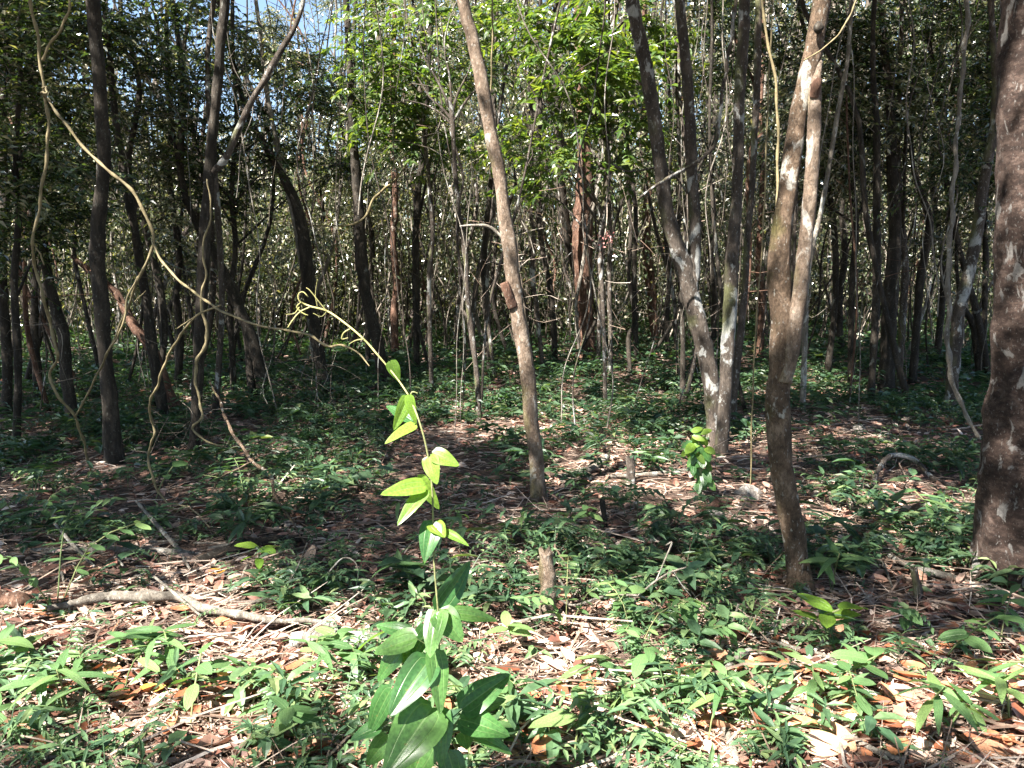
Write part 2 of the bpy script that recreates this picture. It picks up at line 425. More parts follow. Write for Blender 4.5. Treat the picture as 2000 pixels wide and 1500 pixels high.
def tube(mb, pts, rad, k=8, rough=0.0, cap=True, freq=6.0, seed=0.0, fine=False):
    pts = np.asarray(pts, dtype=float); rad = np.asarray(rad, dtype=float)
    n = len(pts)
    T = np.gradient(pts, axis=0)
    T /= np.linalg.norm(T, axis=1)[:, None] + 1e-12
    ref = np.array([1., 0, 0]) if abs(T[0][0]) < .8 else np.array([0, 1., 0])
    N = np.zeros_like(T)
    u = ref - T[0] * np.dot(ref, T[0]); N[0] = u / np.linalg.norm(u)
    for i in range(1, n):
        u = N[i - 1] - T[i] * np.dot(N[i - 1], T[i]); N[i] = u / (np.linalg.norm(u) + 1e-12)
    B = np.cross(T, N)
    a = np.linspace(0, 2 * np.pi, k, endpoint=False)
    ring = N[:, None, :] * np.cos(a)[None, :, None] + B[:, None, :] * np.sin(a)[None, :, None]
    rr = np.repeat(rad[:, None], k, 1)
    if rough > 0:
        if fine:
            for i in range(n):
                for j in range(k):
                    q = pts[i] + ring[i, j] * rad[i]
                    v = Vector((q[0] * freq, q[1] * freq, q[2] * freq * .6 + seed))
                    rr[i, j] *= 1 + rough * (noise.noise(v) + .5 * noise.noise(v * 2.7) + .28 * noise.noise(v * 7))
        else:
            rr *= 1 + rough * .6 * (rng.random((n, k)) - .5) + rough * .7 * np.sin(np.arange(n) * .9 + seed)[:, None] * .5
    V = pts[:, None, :] + ring * rr[:, :, None]
    V = V.reshape(-1, 3)
    i, j = np.meshgrid(np.arange(n - 1), np.arange(k), indexing='ij')
    i, j = i.ravel(), j.ravel(); j2 = (j + 1) % k
    f = np.stack([i * k + j, i * k + j2, (i + 1) * k + j2, (i + 1) * k + j], 1)
    f3 = None
    if cap:
        V = np.vstack([V, pts[0], pts[-1]])
        c0, c1 = n * k, n * k + 1
        jj = np.arange(k); j3 = (jj + 1) % k
        f3 = np.vstack([np.stack([np.full(k, c0), j3, jj], 1), np.stack([np.full(k, c1), (n - 1) * k + jj, (n - 1) * k + j3], 1)])
    mb.add(V, f, f3)

def unit(a):
    return a / (np.linalg.norm(a, axis=-1, keepdims=True) + 1e-12)
def leaves(mb, base, d, nrm, L, W, fine=False, droop=.15, fold=.2):
    """batch of leaves. base (N,3), direction d, approx normal nrm, L,W (N,)"""
    base = np.asarray(base, float); d = unit(np.asarray(d, float)); L = np.asarray(L, float)[:, None]; W = np.asarray(W, float)[:, None]
    s = unit(np.cross(d, nrm)); nn = unit(np.cross(s, d))
    N = len(base)
    if not fine:   # 4 verts 2 tris with a crease
        v = np.stack([base, base + d * L * .45 + s * W * .5 + nn * W * fold, base + d * L - nn * L * droop, base + d * L * .45 - s * W * .5 + nn * W * fold], 1)
        o = np.arange(N)[:, None] * 4
        f = np.concatenate([o + [0, 1, 2], o + [0, 2, 3]])
        mb.add(v.reshape(-1, 3), None, f)
    else:          # 8 verts: base, 3 left, 3 right... : base, L1,R1,C1, L2,R2,C2, tip
        v = np.stack([base,
                      base + d * L * .28 + s * W * .46 + nn * W * fold, base + d * L * .28 - s * W * .46 + nn * W * fold, base + d * L * .3,
                      base + d * L * .65 + s * W * .36 + nn * (W * fold - L * droop * .35), base + d * L * .65 - s * W * .36 + nn * (W * fold - L * droop * .35), base + d * L * .66 - nn * L * droop * .4,
                      base + d * L - nn * L * droop], 1)
        o = np.arange(N)[:, None] * 8
        f3 = np.concatenate([o + [0, 3, 1][::-1], o + [0, 2, 3][::-1], o + [7, 4, 6][::-1], o + [7, 6, 5][::-1]])
        f4 = np.concatenate([o + [4, 6, 3, 1], o + [6, 5, 2, 3]])
        mb.add(v.reshape(-1, 3), f4, f3)

# ------------------------------------------------------------------ ground sheet
def build_ground():
    xs = np.concatenate([-np.geomspace(400, 6.2, 34), np.arange(-6, 6.01, .06), np.geomspace(6.2, 400, 34)])
    ys = np.concatenate([[-60, -25, -10, -5, -2, 0, .8, 1.2], np.arange(1.6, 9, .06), np.geomspace(9.1, 700, 70)])
    V = []
    for y in ys:
        for x in xs:
            z = H(x, y) if y < 80 else H(x, 80)
            if 1.5 < y < 9.5 and abs(x) < 6.1:
                z += noise.noise(Vector((x * 9, y * 9, 1))) * .014 + noise.noise(Vector((x * 24, y * 24, 5))) * .007
            V.append((x, y, z))
    nx = len(xs)
    i, j = np.meshgrid(np.arange(len(ys) - 1), np.arange(nx - 1), indexing='ij'); i, j = i.ravel(), j.ravel()
    f = np.stack([i * nx + j, i * nx + j + 1, (i + 1) * nx + j + 1, (i + 1) * nx + j], 1)
    mb = MB(); mb.add(V, f)
    tag(obj("ground", mb.mesh("ground", M['soil'])), "brown forest floor of bare soil under the leaf litter", None, None, 'structure')
build_ground()

# ------------------------------------------------------------------ leaf sprays (shared by crowns)
def spray_mesh(name, seed, material, leafL, n_tw, R0, nl, wr=.42, fine=False, hang=0.0):
    r = np.random.default_rng(seed)
    mb = MB()
    tb, td, tn, tl = [], [], [], []
    for t in range(n_tw):
        az = r.uniform(0, 2 * np.pi); el = r.uniform(-.35, .75)
        d0 = np.array([math.cos(az) * math.cos(el), math.sin(az) * math.cos(el), math.sin(el)])
        ln = R0 * r.uniform(.6, 1.15)
        c = r.normal(0, R0 * .16, 3)
        s = np.linspace(0, 1, nl + 1)[:, None]
        wob = r.normal(0, .12, 3) * ln
        pts = c + d0 * ln * s + wob * np.sin(s * 3) + np.array([0, 0, -1]) * (s ** 2) * ln * (.35 + hang)
        tw = resample(pts, 5)
        tube(mb, tw, np.linspace(.006, .002, 5), 3, cap=False)
        for q in range(1, nl + 1):
            dd = pts[q] - pts[q - 1]; dd /= np.linalg.norm(dd) + 1e-9
            side = np.cross(dd, [0, 0, 1]); side /= np.linalg.norm(side) + 1e-9
            for sg in (-1, 1):
                if r.random() < .14: continue
                tb.append(pts[q]); td.append(dd * .55 + side * sg + r.normal(0, .25, 3) + [0, 0, -.15])
                tn.append(np.array([0, 0, 1]) + r.normal(0, .45, 3)); tl.append(leafL * r.uniform(.6, 1.25))
        tb.append(pts[-1]); td.append(dd); tn.append(np.array([0, 0, 1]) + r.normal(0, .3, 3)); tl.append(leafL * 1.1)
    leaves(mb, tb, td, np.array(tn), tl, np.array(tl) * wr, fine=fine, droop=.18, fold=.18)
    return mb.mesh(name, material, smooth=False)
SPR_NEAR = [spray_mesh("spray_near", 100 + i, M['leaf_bright'], .115, 13, .55, 9, fine=True) for i in range(4)]
SPR_MID = [spray_mesh("spray_mid", 200 + i, M['leaf'], .075, 36, .74, 14) for i in range(5)]
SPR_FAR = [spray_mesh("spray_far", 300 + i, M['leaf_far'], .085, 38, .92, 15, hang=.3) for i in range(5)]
def add_sprays(root, origin, spots, kinds, smin=.8, smax=1.4, name="leaf_spray", filt=True, anchor=None, stemmat=None):
    keep = []
    for p in spots:
        q = np.asarray(p) - SD * (p[2] / SD[2])
        if filt and random.random() < max(openness(q[0], q[1]), .9 * openness(q[0] + .5, q[1]), .9 * openness(q[0] - .5, q[1]), .9 * openness(q[0], q[1] + .6), .9 * openness(q[0], q[1] - .6)) * .96: continue
        o = obj(name, random.choice(kinds), root)
        o.location = tuple(np.asarray(p) - origin)
        o.rotation_euler = (random.uniform(-.3, .3), random.uniform(-.3, .3), random.uniform(0, 6.28))
        s = random.uniform(smin, smax)
        o.scale = (s, s, s)
        keep.append(p)
    return keep

# ------------------------------------------------------------------ trees drawn as pixel paths
LAND = {}
def px_path(path, Y0, drift=0.0):
    """path: (px,py,widthpx) base -> top; in the vertical plane at Y0, drifting in depth"""
    out = []
    n = len(path)
    for i, q in enumerate(path):
        Y = Y0 + drift * i / max(1, n - 1) + (q[3] if len(q) > 3 else 0)
        p = P(q[0], q[1], Y)
        out.append((*p, q[2] * .5 * scale_at(q[0], q[1], Y)))
    return np.array(out)
def pix_tree(label, path, bark, cat="tree", name="tree", Y=None, drift=0.0, k=14, rough=.22, top=8.5, sprays=6, kinds=None,
             extra=(), group=None, fine=True, lean=None, freq=9.0, vis=(), visk=None):
    b = G(path[0][0], path[0][1])
    Y0 = Y if Y is not None else b[1]
    pp = px_path(path, Y0, drift)
    pp[0][2] = H(pp[0][0], pp[0][1]) - .03
    origin = np.array([pp[0][0], pp[0][1], pp[0][2] + .03])
    if top and pp[-1][2] < top:
        d = pp[-1][:3] - pp[-2][:3]; d = d / np.linalg.norm(d)
        d = d * .6 + np.array([0, 0, .4]); d /= np.linalg.norm(d)
        cur = pp[-1].copy(); ext = []
        steps = 4; h = (top - cur[2]) / steps / max(.5, d[2])
        for i in range(steps):
            cur = cur.copy(); cur[:3] += d * h + rng.normal(0, .07, 3) * [1, 1, 0]; cur[3] *= .80
            ext.append(cur)
        pp = np.vstack([pp, ext])
    L = np.linalg.norm(np.diff(pp[:, :3], axis=0), axis=1).sum()
    n = int(min(130, max(12, L / (.05 if fine else .25))))
    rs = resample(pp, n)
    rs[:, 3] = np.maximum(rs[:, 3], .002)
    if rs[0][3] > .02:   # root flare
        z = rs[:, 2] - rs[0][2]
        rs[:, 3] *= 1 + .28 * np.exp(-np.maximum(z - .02, 0) / .09)
    root = empty(name, origin, label, cat, group)
    mb = MB(); tube(mb, rs[:, :3], rs[:, 3], k, rough=rough, fine=fine, freq=freq, seed=random.random() * 50)
    obj("trunk", mb.mesh("trunk", M[bark], origin=origin), root)
    for ex in extra:      # (partname, path, bark or None)
        ep = px_path(ex[1], Y0 + (ex[3] if len(ex) > 3 else 0))
        er = resample(ep, int(max(10, len(ex[1]) * 7)))
        er[:, 3] = np.maximum(er[:, 3], .0015)
        m2 = MB(); tube(m2, er[:, :3], er[:, 3], max(6, k - 4), rough=rough, fine=True, freq=freq * 1.4, seed=random.random() * 50)
        obj(ex[0], m2.mesh(ex[0], M[ex[2] or bark], origin=origin), root)
    spots = []
    for i in range(sprays):
        t = rs[int(n * random.uniform(.78, .999))][:3] if top else rs[-1][:3]
        spots.append(np.array([t[0], t[1], max(t[2], 5.0)]) + rng.normal(0, .9, 3) * [1, 1, .6])
    keep = add_sprays(root, origin, spots, kinds or SPR_MID)
    vs = [P(a, b_, c) for a, b_, c in vis]
    add_sprays(root, origin, vs, visk or SPR_NEAR, .8, 1.25, filt=False)
    tips = keep + vs
    for s in tips:        # limbs that carry the sprays
        dz = s[2] - rs[:, 2]
        idx = int(np.argmin(np.abs(rs[:, 2] - (s[2] - .5 * np.hypot(s[0] - rs[-1][0], s[1] - rs[-1][1]) - .2))))
        a = rs[idx][:3]
        mid = (a + s) / 2 + np.array([0, 0, .12])
        lp = resample(np.array([a, mid, s]), 8)
        r0 = min(.02, rs[idx][3] * .5)
        m3 = MB(); tube(m3, lp, np.linspace(r0, .005, 8), 5, rough=.1)
        obj("limb", m3.mesh("limb", M[bark], origin=origin), root)
    return root, rs

# near and middle trees -------------------------------------------------------
pix_tree("thick red-brown mottled trunk flaring out at its foot, cut off by the photo's edge",
    [(2055, 1165, 262), (2046, 1090, 246), (2042, 1000, 232), (2038, 900, 216), (2038, 820, 198), (2040, 720, 178), (2036, 600, 172), (2038, 450, 160), (2040, 250, 156), (2045, 0, 158)],
    'bark_red', Y=3.75, k=64, rough=.10, top=8, sprays=8, freq=7)
pix_tree("forked brown mottled tree whose two stems rise from a crooked foot",
    [(1566, 1165, 50), (1556, 1090, 42), (1545, 1010, 44), (1528, 930, 44), (1522, 850, 45), (1518, 770, 44), (1528, 700, 50), (1528, 630, 44), (1523, 560, 44), (1523, 500, 43), (1530, 430, 39),
     (1541, 350, 36), (1551, 275, 34), (1561, 210, 33), (1576, 150, 34), (1591, 95, 36), (1605, 0, 34)],
    'bark_brown', k=26, rough=.16, top=8, sprays=5, freq=11,
    extra=[("stem", [(1530, 745, 34, -.02), (1542, 690, 34, -.03), (1555, 620, 30, -.05), (1566, 540, 28, -.06), (1575, 460, 27, -.06), (1583, 380, 26, -.07), (1588, 300, 26, -.06), (1591, 220, 25, -.05), (1592, 165, 25, -.03), (1594, 120, 22, 0)], 'bark_tan_lit'),
           ("branch_stub", [(1590, 190, 16, -.06), (1594, 168, 20, -.08), (1600, 152, 12, -.09)], 'bark_rust'),
           ("knot", [(1598, 62, 10, -.05), (1599, 54, 18, -.075), (1599, 46, 10, -.05)], 'bark_dark')])
pix_tree("slender lit brown tree leaning up to the top, with a broken stub halfway",
    [(1053, 978, 30), (1047, 890, 27), (1038, 820, 28), (1032, 740, 29), (1022, 680, 30), (1012, 620, 29), (1003, 560, 29), (995, 480, 28), (985, 420, 26), (975, 340, 25), (960, 270, 25), (948, 200, 26), (935, 130, 25), (918, 60, 24), (905, 0, 23)],
    'bark_tan_lit', k=20, rough=.2, sprays=6, freq=13,
    extra=[("branch_stub", [(1003, 600, 20, -.03), (993, 575, 20, -.05), (984, 552, 15, -.06)], 'bark_rust'),
           ("branch", [(1000, 485, 6), (960, 445, 6), (925, 440, 5), (898, 442, 3)], 'bark_pale')])
pix_tree("grey flaking tree curving from its foot to upper left, joined by a second stem",
    [(1402, 835, 34), (1392, 770, 33), (1382, 710, 34), (1368, 650, 34), (1352, 590, 33), (1338, 530, 34), (1318, 465, 30), (1304, 420, 28), (1293, 350, 27), (1283, 270, 26), (1270, 180, 27), (1255, 95, 26), (1235, 0, 25)],
    'bark_grey', Y=7.0, k=18, rough=.2, sprays=6, freq=12,
    extra=[("stem", [(1350, 575, 28), (1355, 510, 24), (1358, 440, 22), (1352, 350, 21), (1348, 250, 22), (1342, 150, 21), (1334, 70, 20), (1327, 0, 20), (1318, -120, 18), (1314, -260, 14)], None),
           ("twig", [(1345, 380, 3), (1300, 330, 4), (1230, 335, 3), (1195, 320, 5)], None)])
pix_tree("straight grey lichen-spotted tree standing between the flaking tree and the forked tree",
    [(1408, 888, 26), (1415, 800, 25), (1420, 700, 25), (1426, 600, 27), (1430, 500, 25), (1438, 400, 22), (1442, 300, 21), (1444, 200, 21), (1450, 100, 22), (1454, 0, 22)],
    'bark_grey', k=18, rough=.14, sprays=6, freq=12)
pix_tree("thin grey tree close behind the straight lichen-spotted one",
    [(1426, 850, 18), (1434, 760, 15), (1445, 660, 15), (1455, 560, 13), (1460, 460, 12), (1468, 380, 12), (1472, 300, 12), (1477, 200, 13), (1480, 100, 14), (1482, 0, 13)],
    'bark_grey', k=14, rough=.14, sprays=5)
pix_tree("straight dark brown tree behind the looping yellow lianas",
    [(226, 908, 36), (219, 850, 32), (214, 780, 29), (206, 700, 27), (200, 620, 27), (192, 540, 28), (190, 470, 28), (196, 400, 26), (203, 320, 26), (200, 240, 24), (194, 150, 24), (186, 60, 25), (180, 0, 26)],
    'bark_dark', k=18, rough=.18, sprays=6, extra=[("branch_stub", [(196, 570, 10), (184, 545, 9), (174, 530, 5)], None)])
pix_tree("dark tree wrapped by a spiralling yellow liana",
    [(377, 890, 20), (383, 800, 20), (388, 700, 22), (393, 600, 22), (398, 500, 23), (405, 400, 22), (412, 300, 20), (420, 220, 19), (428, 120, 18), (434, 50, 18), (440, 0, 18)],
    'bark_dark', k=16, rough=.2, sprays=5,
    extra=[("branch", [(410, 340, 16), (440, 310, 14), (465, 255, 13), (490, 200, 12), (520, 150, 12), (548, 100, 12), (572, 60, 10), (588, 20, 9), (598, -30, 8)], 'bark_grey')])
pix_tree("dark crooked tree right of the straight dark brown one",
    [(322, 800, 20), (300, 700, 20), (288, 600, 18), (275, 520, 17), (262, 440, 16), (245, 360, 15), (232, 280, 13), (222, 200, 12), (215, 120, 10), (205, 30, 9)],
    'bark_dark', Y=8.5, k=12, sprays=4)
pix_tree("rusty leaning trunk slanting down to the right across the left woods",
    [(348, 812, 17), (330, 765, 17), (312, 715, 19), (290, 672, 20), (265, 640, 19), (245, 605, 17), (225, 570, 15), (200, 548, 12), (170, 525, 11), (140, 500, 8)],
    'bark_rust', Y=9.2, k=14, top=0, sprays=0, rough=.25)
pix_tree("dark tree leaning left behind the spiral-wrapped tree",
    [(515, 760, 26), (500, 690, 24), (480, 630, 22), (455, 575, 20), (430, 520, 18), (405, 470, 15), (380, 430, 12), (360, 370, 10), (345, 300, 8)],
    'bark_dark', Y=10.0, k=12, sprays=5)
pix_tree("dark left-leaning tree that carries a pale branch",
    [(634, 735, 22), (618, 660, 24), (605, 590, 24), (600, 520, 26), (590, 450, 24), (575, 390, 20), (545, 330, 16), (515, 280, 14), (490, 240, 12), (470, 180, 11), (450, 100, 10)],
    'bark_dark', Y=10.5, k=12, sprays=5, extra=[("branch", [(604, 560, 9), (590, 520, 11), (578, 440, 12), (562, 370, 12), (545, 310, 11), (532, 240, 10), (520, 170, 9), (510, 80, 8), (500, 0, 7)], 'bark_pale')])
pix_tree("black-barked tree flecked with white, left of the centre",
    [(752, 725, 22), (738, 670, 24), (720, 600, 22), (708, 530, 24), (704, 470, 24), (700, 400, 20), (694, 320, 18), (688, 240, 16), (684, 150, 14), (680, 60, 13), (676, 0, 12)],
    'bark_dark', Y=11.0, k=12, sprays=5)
pix_tree("thin grey tree with a bare spreading crown just left of the lit leaning tree",
    [(936, 805, 11), (932, 740, 11), (925, 680, 11), (917, 620, 11), (912, 560, 10), (910, 500, 10), (900, 440, 9), (893, 380, 9), (888, 320, 9), (885, 260, 9), (882, 215, 9), (878, 190, 6)],
    'bark_grey', Y=8.6, k=10, top=0, sprays=0, rough=.2,
    extra=[("branch", [(884, 230, 6), (870, 190, 5), (850, 150, 4), (830, 115, 3), (815, 60, 2)], None), ("branch", [(884, 235, 6), (862, 210, 5), (840, 190, 4), (815, 150, 3)], None),
           ("branch", [(883, 220, 6), (895, 180, 5), (915, 140, 4), (925, 95, 3)], None), ("branch", [(884, 240, 5), (905, 205, 5), (925, 180, 4), (945, 168, 3)], None),
           ("branch", [(882, 200, 5), (878, 150, 4), (868, 90, 3), (860, 30, 2)], None), ("branch", [(886, 250, 5), (865, 225, 4), (830, 205, 3), (790, 195, 2)], None),
           ("stem", [(918, 625, 8), (902, 600, 6), (912, 570, 6), (900, 520, 6), (893, 470, 6), (895, 400, 5), (905, 350, 5), (893, 300, 5), (878, 250, 4)], None)])
pix_tree("stout bare brown trunk standing far back at the centre",
    [(1144, 698, 38), (1143, 650, 36), (1142, 600, 35), (1140, 540, 36), (1137, 470, 40), (1140, 400, 36), (1143, 330, 30), (1140, 250, 26), (1135, 150, 22), (1130, 50, 18)],
    'bark_rust', k=16, sprays=6, top=10, rough=.15, extra=[("stem", [(1128, 540, 16, .1), (1110, 470, 20, .1), (1098, 400, 22, .1), (1092, 330, 20, .1), (1090, 250, 16, .1), (1085, 150, 12, .1), (1080, 20, 10, .1)], 'bark_dark'),
           ("liana", [(1132, 690, 6, -.3), (1125, 600, 6, -.3), (1138, 520, 7, -.3), (1150, 440, 6, -.3), (1165, 380, 7, -.3), (1178, 300, 6, -.3), (1182, 200, 7, -.3)], 'bark_pale')])
pix_tree("tall grey-barked tree with a leafy crown, above the stout bare trunk",
    [(1185, 690, 8), (1178, 600, 8), (1172, 500, 10), (1178, 420, 12), (1186, 340, 15), (1184, 280, 13), (1180, 200, 11), (1184, 120, 10), (1196, 50, 9), (1206, 0, 9)],
    'bark_grey', Y=9.5, k=12, sprays=3,
    vis=[(1100, 80, 9.3), (1170, 60, 9.5), (1060, 40, 9.8), (1230, 110, 9.6), (1120, 150, 9.2), (1190, 160, 9.3), (1260, 40, 9.8), (1050, 110, 9.5), (1150, 10, 9.6), (1090, 230, 9.6), (1180, 250, 9.4),
         (1050, 300, 9.4), (1110, 310, 9.3), (1010, 260, 9.6), (1220, 300, 9.9), (1030, 350, 9.8), (1250, 230, 10), (1290, 90, 10), (1000, 20, 10), (1150, 205, 9.8), (1240, 160, 9.0), (1140, 95, 8.8)])
pix_tree("thin understorey tree with bright light-green foliage left of the leaning lit tree",
    [(842, 650, 9), (838, 560, 9), (845, 460, 9), (838, 360, 8), (830, 280, 8), (822, 200, 7), (812, 120, 6), (800, 60, 5)],
    'bark_grey', Y=10.2, k=10, sprays=3,
    vis=[(760, 60, 10), (830, 90, 10.2), (780, 130, 9.8), (850, 30, 10.2), (735, 140, 10.3), (810, 210, 10), (760, 200, 10.3), (860, 150, 10.5), (710, 90, 10.8), (880, 280, 10.8), (790, 270, 10.5), (740, 10, 10.3), (950, 60, 10.8), (960, 150, 11), (730, 260, 11), (700, 200, 11)])
pix_tree("dark bushy understorey tree whose leaves fill the upper left corner", [(30, 850, 14), (35, 700, 14), (28, 560, 13), (36, 430, 12), (30, 300, 10), (40, 150, 8), (36, 20, 6)], 'bark_dark', Y=7.2, k=10, sprays=3,
    vis=[(20, 60, 7), (45, 180, 7.2), (110, 330, 7.5), (140, 230, 7.8), (60, 420, 7.3), (10, 300, 7), (150, 60, 8), (90, 20, 7.6), (20, 480, 7.8), (120, 440, 8.2), (240, 60, 8.5), (300, 140, 8.8), (330, 40, 9)], visk=SPR_MID)
pix_tree("dark leafy understorey tree behind the spiral-wrapped tree", [(455, 720, 12), (450, 600, 12), (460, 480, 11), (452, 380, 10), (462, 240, 9), (455, 100, 8)], 'bark_dark', Y=10.4, k=10, sprays=3,
    vis=[(380, 180, 10), (440, 260, 10.2), (350, 300, 10.4), (470, 120, 10.4), (520, 230, 10.8), (400, 380, 10.4), (330, 220, 9.8), (560, 320, 11), (480, 360, 11), (640, 200, 11.5), (660, 330, 12), (600, 120, 11.5)], visk=SPR_MID)
pix_tree("dark leafy understorey tree between the forked tree and the dark clump", [(1668, 650, 12), (1664, 560, 12), (1672, 440, 11), (1664, 330, 10), (1674, 200, 9), (1668, 60, 8)], 'bark_dark', Y=10.8, k=10, sprays=3,
    vis=[(1640, 60, 10), (1700, 120, 10.4), (1650, 190, 10.4), (1720, 40, 10.4), (1690, 260, 10.6), (1760, 150, 10.8), (1620, 300, 11), (1800, 60, 11), (1830, 180, 11), (1740, 330, 11.4), (1500, 120, 11), (1380, 160, 11), (1400, 40, 10.6), (1330, 260, 11)], visk=SPR_MID)
pix_tree("dark leafy understorey tree left of the big red-brown trunk", [(1930, 600, 10), (1925, 500, 10), (1918, 380, 9), (1925, 260, 9), (1930, 100, 8)], 'bark_dark', Y=11.5, k=10, sprays=3,
    vis=[(1930, 60, 10), (1900, 150, 10.4), (1940, 240, 9.6), (1880, 40, 10.6), (1860, 280, 11), (1920, 350, 11)], visk=SPR_MID)
for q in [
    ("dark slim trunk right of the white-flecked black tree", [(812, 640, 12), (813, 560, 14), (812, 470, 14), (816, 380, 13), (824, 320, 11), (832, 240, 10), (838, 120, 9), (845, 0, 9)], 'bark_dark', 12.5),
    ("slim dark trunk between the thin bare-crowned tree and the lit leaning tree", [(958, 690, 12), (950, 600, 12), (945, 520, 13), (950, 440, 11), (958, 360, 10), (965, 260, 9), (962, 150, 8), (965, 0, 8)], 'bark_dark', 12.0),
    ("sinuous thin dark sapling right of the stout bare trunk", [(1231, 705, 9), (1228, 660, 10), (1240, 630, 10), (1236, 590, 9), (1228, 540, 8), (1232, 460, 8), (1228, 350, 7), (1224, 200, 6), (1230, 60, 6)], 'bark_dark', 12.0),
    ("straight thin grey sapling just right of the stout bare trunk", [(1194, 715, 9), (1192, 640, 9), (1190, 560, 9), (1192, 470, 8), (1190, 380, 8), (1196, 250, 7), (1192, 100, 6)], 'bark_grey', 11.5),
    ("warm brown lit trunk behind the sinuous dark sapling", [(1282, 690, 16), (1276, 620, 18), (1268, 540, 20), (1262, 450, 18), (1265, 360, 16), (1258, 250, 14), (1255, 100, 12)], 'bark_rust', 15.5),
    ("thin dark sapling in front of the curving flaking tree", [(1333, 785, 10), (1334, 700, 10), (1333, 620, 9), (1330, 540, 8), (1325, 440, 8), (1328, 330, 7), (1322, 180, 6)], 'bark_dark', None),
    ("slim dark sapling between the brown lit trunk and the flaking tree", [(1304, 690, 9), (1303, 620, 9), (1306, 540, 8), (1300, 440, 8), (1310, 300, 7), (1305, 150, 6)], 'bark_dark', 13.5),
    ("thin dark pole close to the right stem of the forked tree", [(1572, 712, 11), (1573, 640, 11), (1575, 560, 10), (1588, 480, 9), (1602, 420, 9), (1615, 350, 9), (1628, 270, 9), (1638, 210, 9), (1655, 120, 8), (1662, 40, 7), (1668, 0, 7)], 'bark_pale', 9.0),
    ("left dark trunk of the dark clump right of the forked tree", [(1706, 690, 14), (1710, 610, 14), (1713, 520, 16), (1712, 430, 14), (1713, 340, 14), (1712, 240, 12), (1705, 130, 10), (1708, 0, 9)], 'bark_dark', 9.6),
    ("thickest black trunk in the middle of the dark clump", [(1736, 675, 32), (1738, 610, 28), (1742, 540, 26), (1748, 460, 24), (1745, 380, 22), (1742, 300, 20), (1738, 200, 16), (1728, 100, 14), (1722, 0, 12)], 'bark_dark', 10.2),
    ("right dark trunk of the dark clump with pale lichen", [(1762, 660, 12), (1764, 600, 14), (1768, 520, 14), (1760, 440, 15), (1755, 360, 14), (1752, 280, 12), (1758, 160, 10), (1762, 0, 9)], 'bark_grey', 10.6),
    ("forked black tree right of the dark clump", [(1790, 640, 14), (1796, 560, 15), (1808, 490, 15), (1815, 430, 14), (1800, 380, 11), (1784, 330, 9), (1780, 260, 8), (1786, 120, 7)], 'bark_dark', 11.0),
    ("slanting brown tree left of the big red-brown trunk", [(1862, 690, 24), (1872, 620, 22), (1888, 550, 22), (1903, 480, 22), (1915, 400, 20), (1928, 320, 19), (1940, 250, 17), (1945, 170, 14), (1940, 80, 12), (1935, 0, 11)], 'bark_grey', 8.8),
    ("short dark leaning stem at the foot of the slanting brown tree", [(1925, 662, 22), (1905, 640, 18), (1890, 615, 12), (1878, 590, 9), (1870, 540, 7), (1868, 480, 6)], 'bark_dark', 11.5),
    ("dark trunk crossing behind the slanting brown tree", [(1835, 620, 12), (1842, 560, 12), (1838, 480, 11), (1825, 400, 10), (1820, 320, 10), (1828, 220, 9), (1838, 100, 8)], 'bark_dark', 12.5),
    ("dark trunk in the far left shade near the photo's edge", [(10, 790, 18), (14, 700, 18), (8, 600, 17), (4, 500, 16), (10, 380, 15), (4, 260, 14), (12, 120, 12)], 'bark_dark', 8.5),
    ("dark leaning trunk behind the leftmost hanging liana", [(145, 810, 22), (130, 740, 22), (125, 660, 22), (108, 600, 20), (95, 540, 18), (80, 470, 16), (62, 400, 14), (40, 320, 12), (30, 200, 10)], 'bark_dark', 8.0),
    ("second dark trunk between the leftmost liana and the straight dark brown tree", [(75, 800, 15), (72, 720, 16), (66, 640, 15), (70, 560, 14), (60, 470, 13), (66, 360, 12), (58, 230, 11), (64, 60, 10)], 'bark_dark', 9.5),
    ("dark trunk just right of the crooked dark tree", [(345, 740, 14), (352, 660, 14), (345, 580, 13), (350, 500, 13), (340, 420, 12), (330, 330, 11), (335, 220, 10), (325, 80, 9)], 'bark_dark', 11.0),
    ("reddish distant trunk seen at the foot of the left-centre woods", [(772, 680, 14), (770, 620, 15), (774, 550, 14), (768, 470, 13), (772, 380, 12), (766, 250, 11), (770, 80, 10)], 'bark_rust', 14.5),
    ("slim dark tree forking low behind the leaning lit tree", [(1085, 680, 11), (1080, 620, 12), (1074, 560, 12), (1062, 500, 11), (1052, 430, 10), (1048, 340, 9), (1056, 220, 8), (1050, 90, 8)], 'bark_dark', 13.0),
    ("grey pole with a slight bend left of the slim forking tree", [(1062, 660, 9), (1048, 600, 9), (1040, 540, 9), (1042, 470, 9), (1034, 380, 8), (1040, 260, 8), (1032, 120, 7)], 'bark_grey', 12.0),
    ("dark trunk between the flaking tree and the straight grey tree, far back", [(1392, 650, 12), (1396, 580, 12), (1388, 500, 12), (1394, 420, 11), (1390, 320, 10), (1398, 200, 9), (1392, 60, 8)], 'bark_dark', 14.5),
    ("brown trunk glimpsed between the thin grey tree and the forked tree", [(1486, 655, 14), (1488, 590, 14), (1482, 520, 14), (1486, 430, 13), (1490, 340, 12), (1484, 220, 11), (1492, 80, 10)], 'bark_rust', 13.5),
    ("slim dark tree right of the forked tree's right stem, far back", [(1646, 640, 12), (1640, 580, 12), (1650, 500, 12), (1644, 420, 11), (1650, 330, 10), (1642, 210, 9), (1652, 60, 8)], 'bark_dark', 13.8),
]:
    pix_tree(q[0], q[1], q[2], Y=q[3], k=10, fine=True, sprays=4, rough=.22, kinds=SPR_MID, group="slim trees of the middle distance")

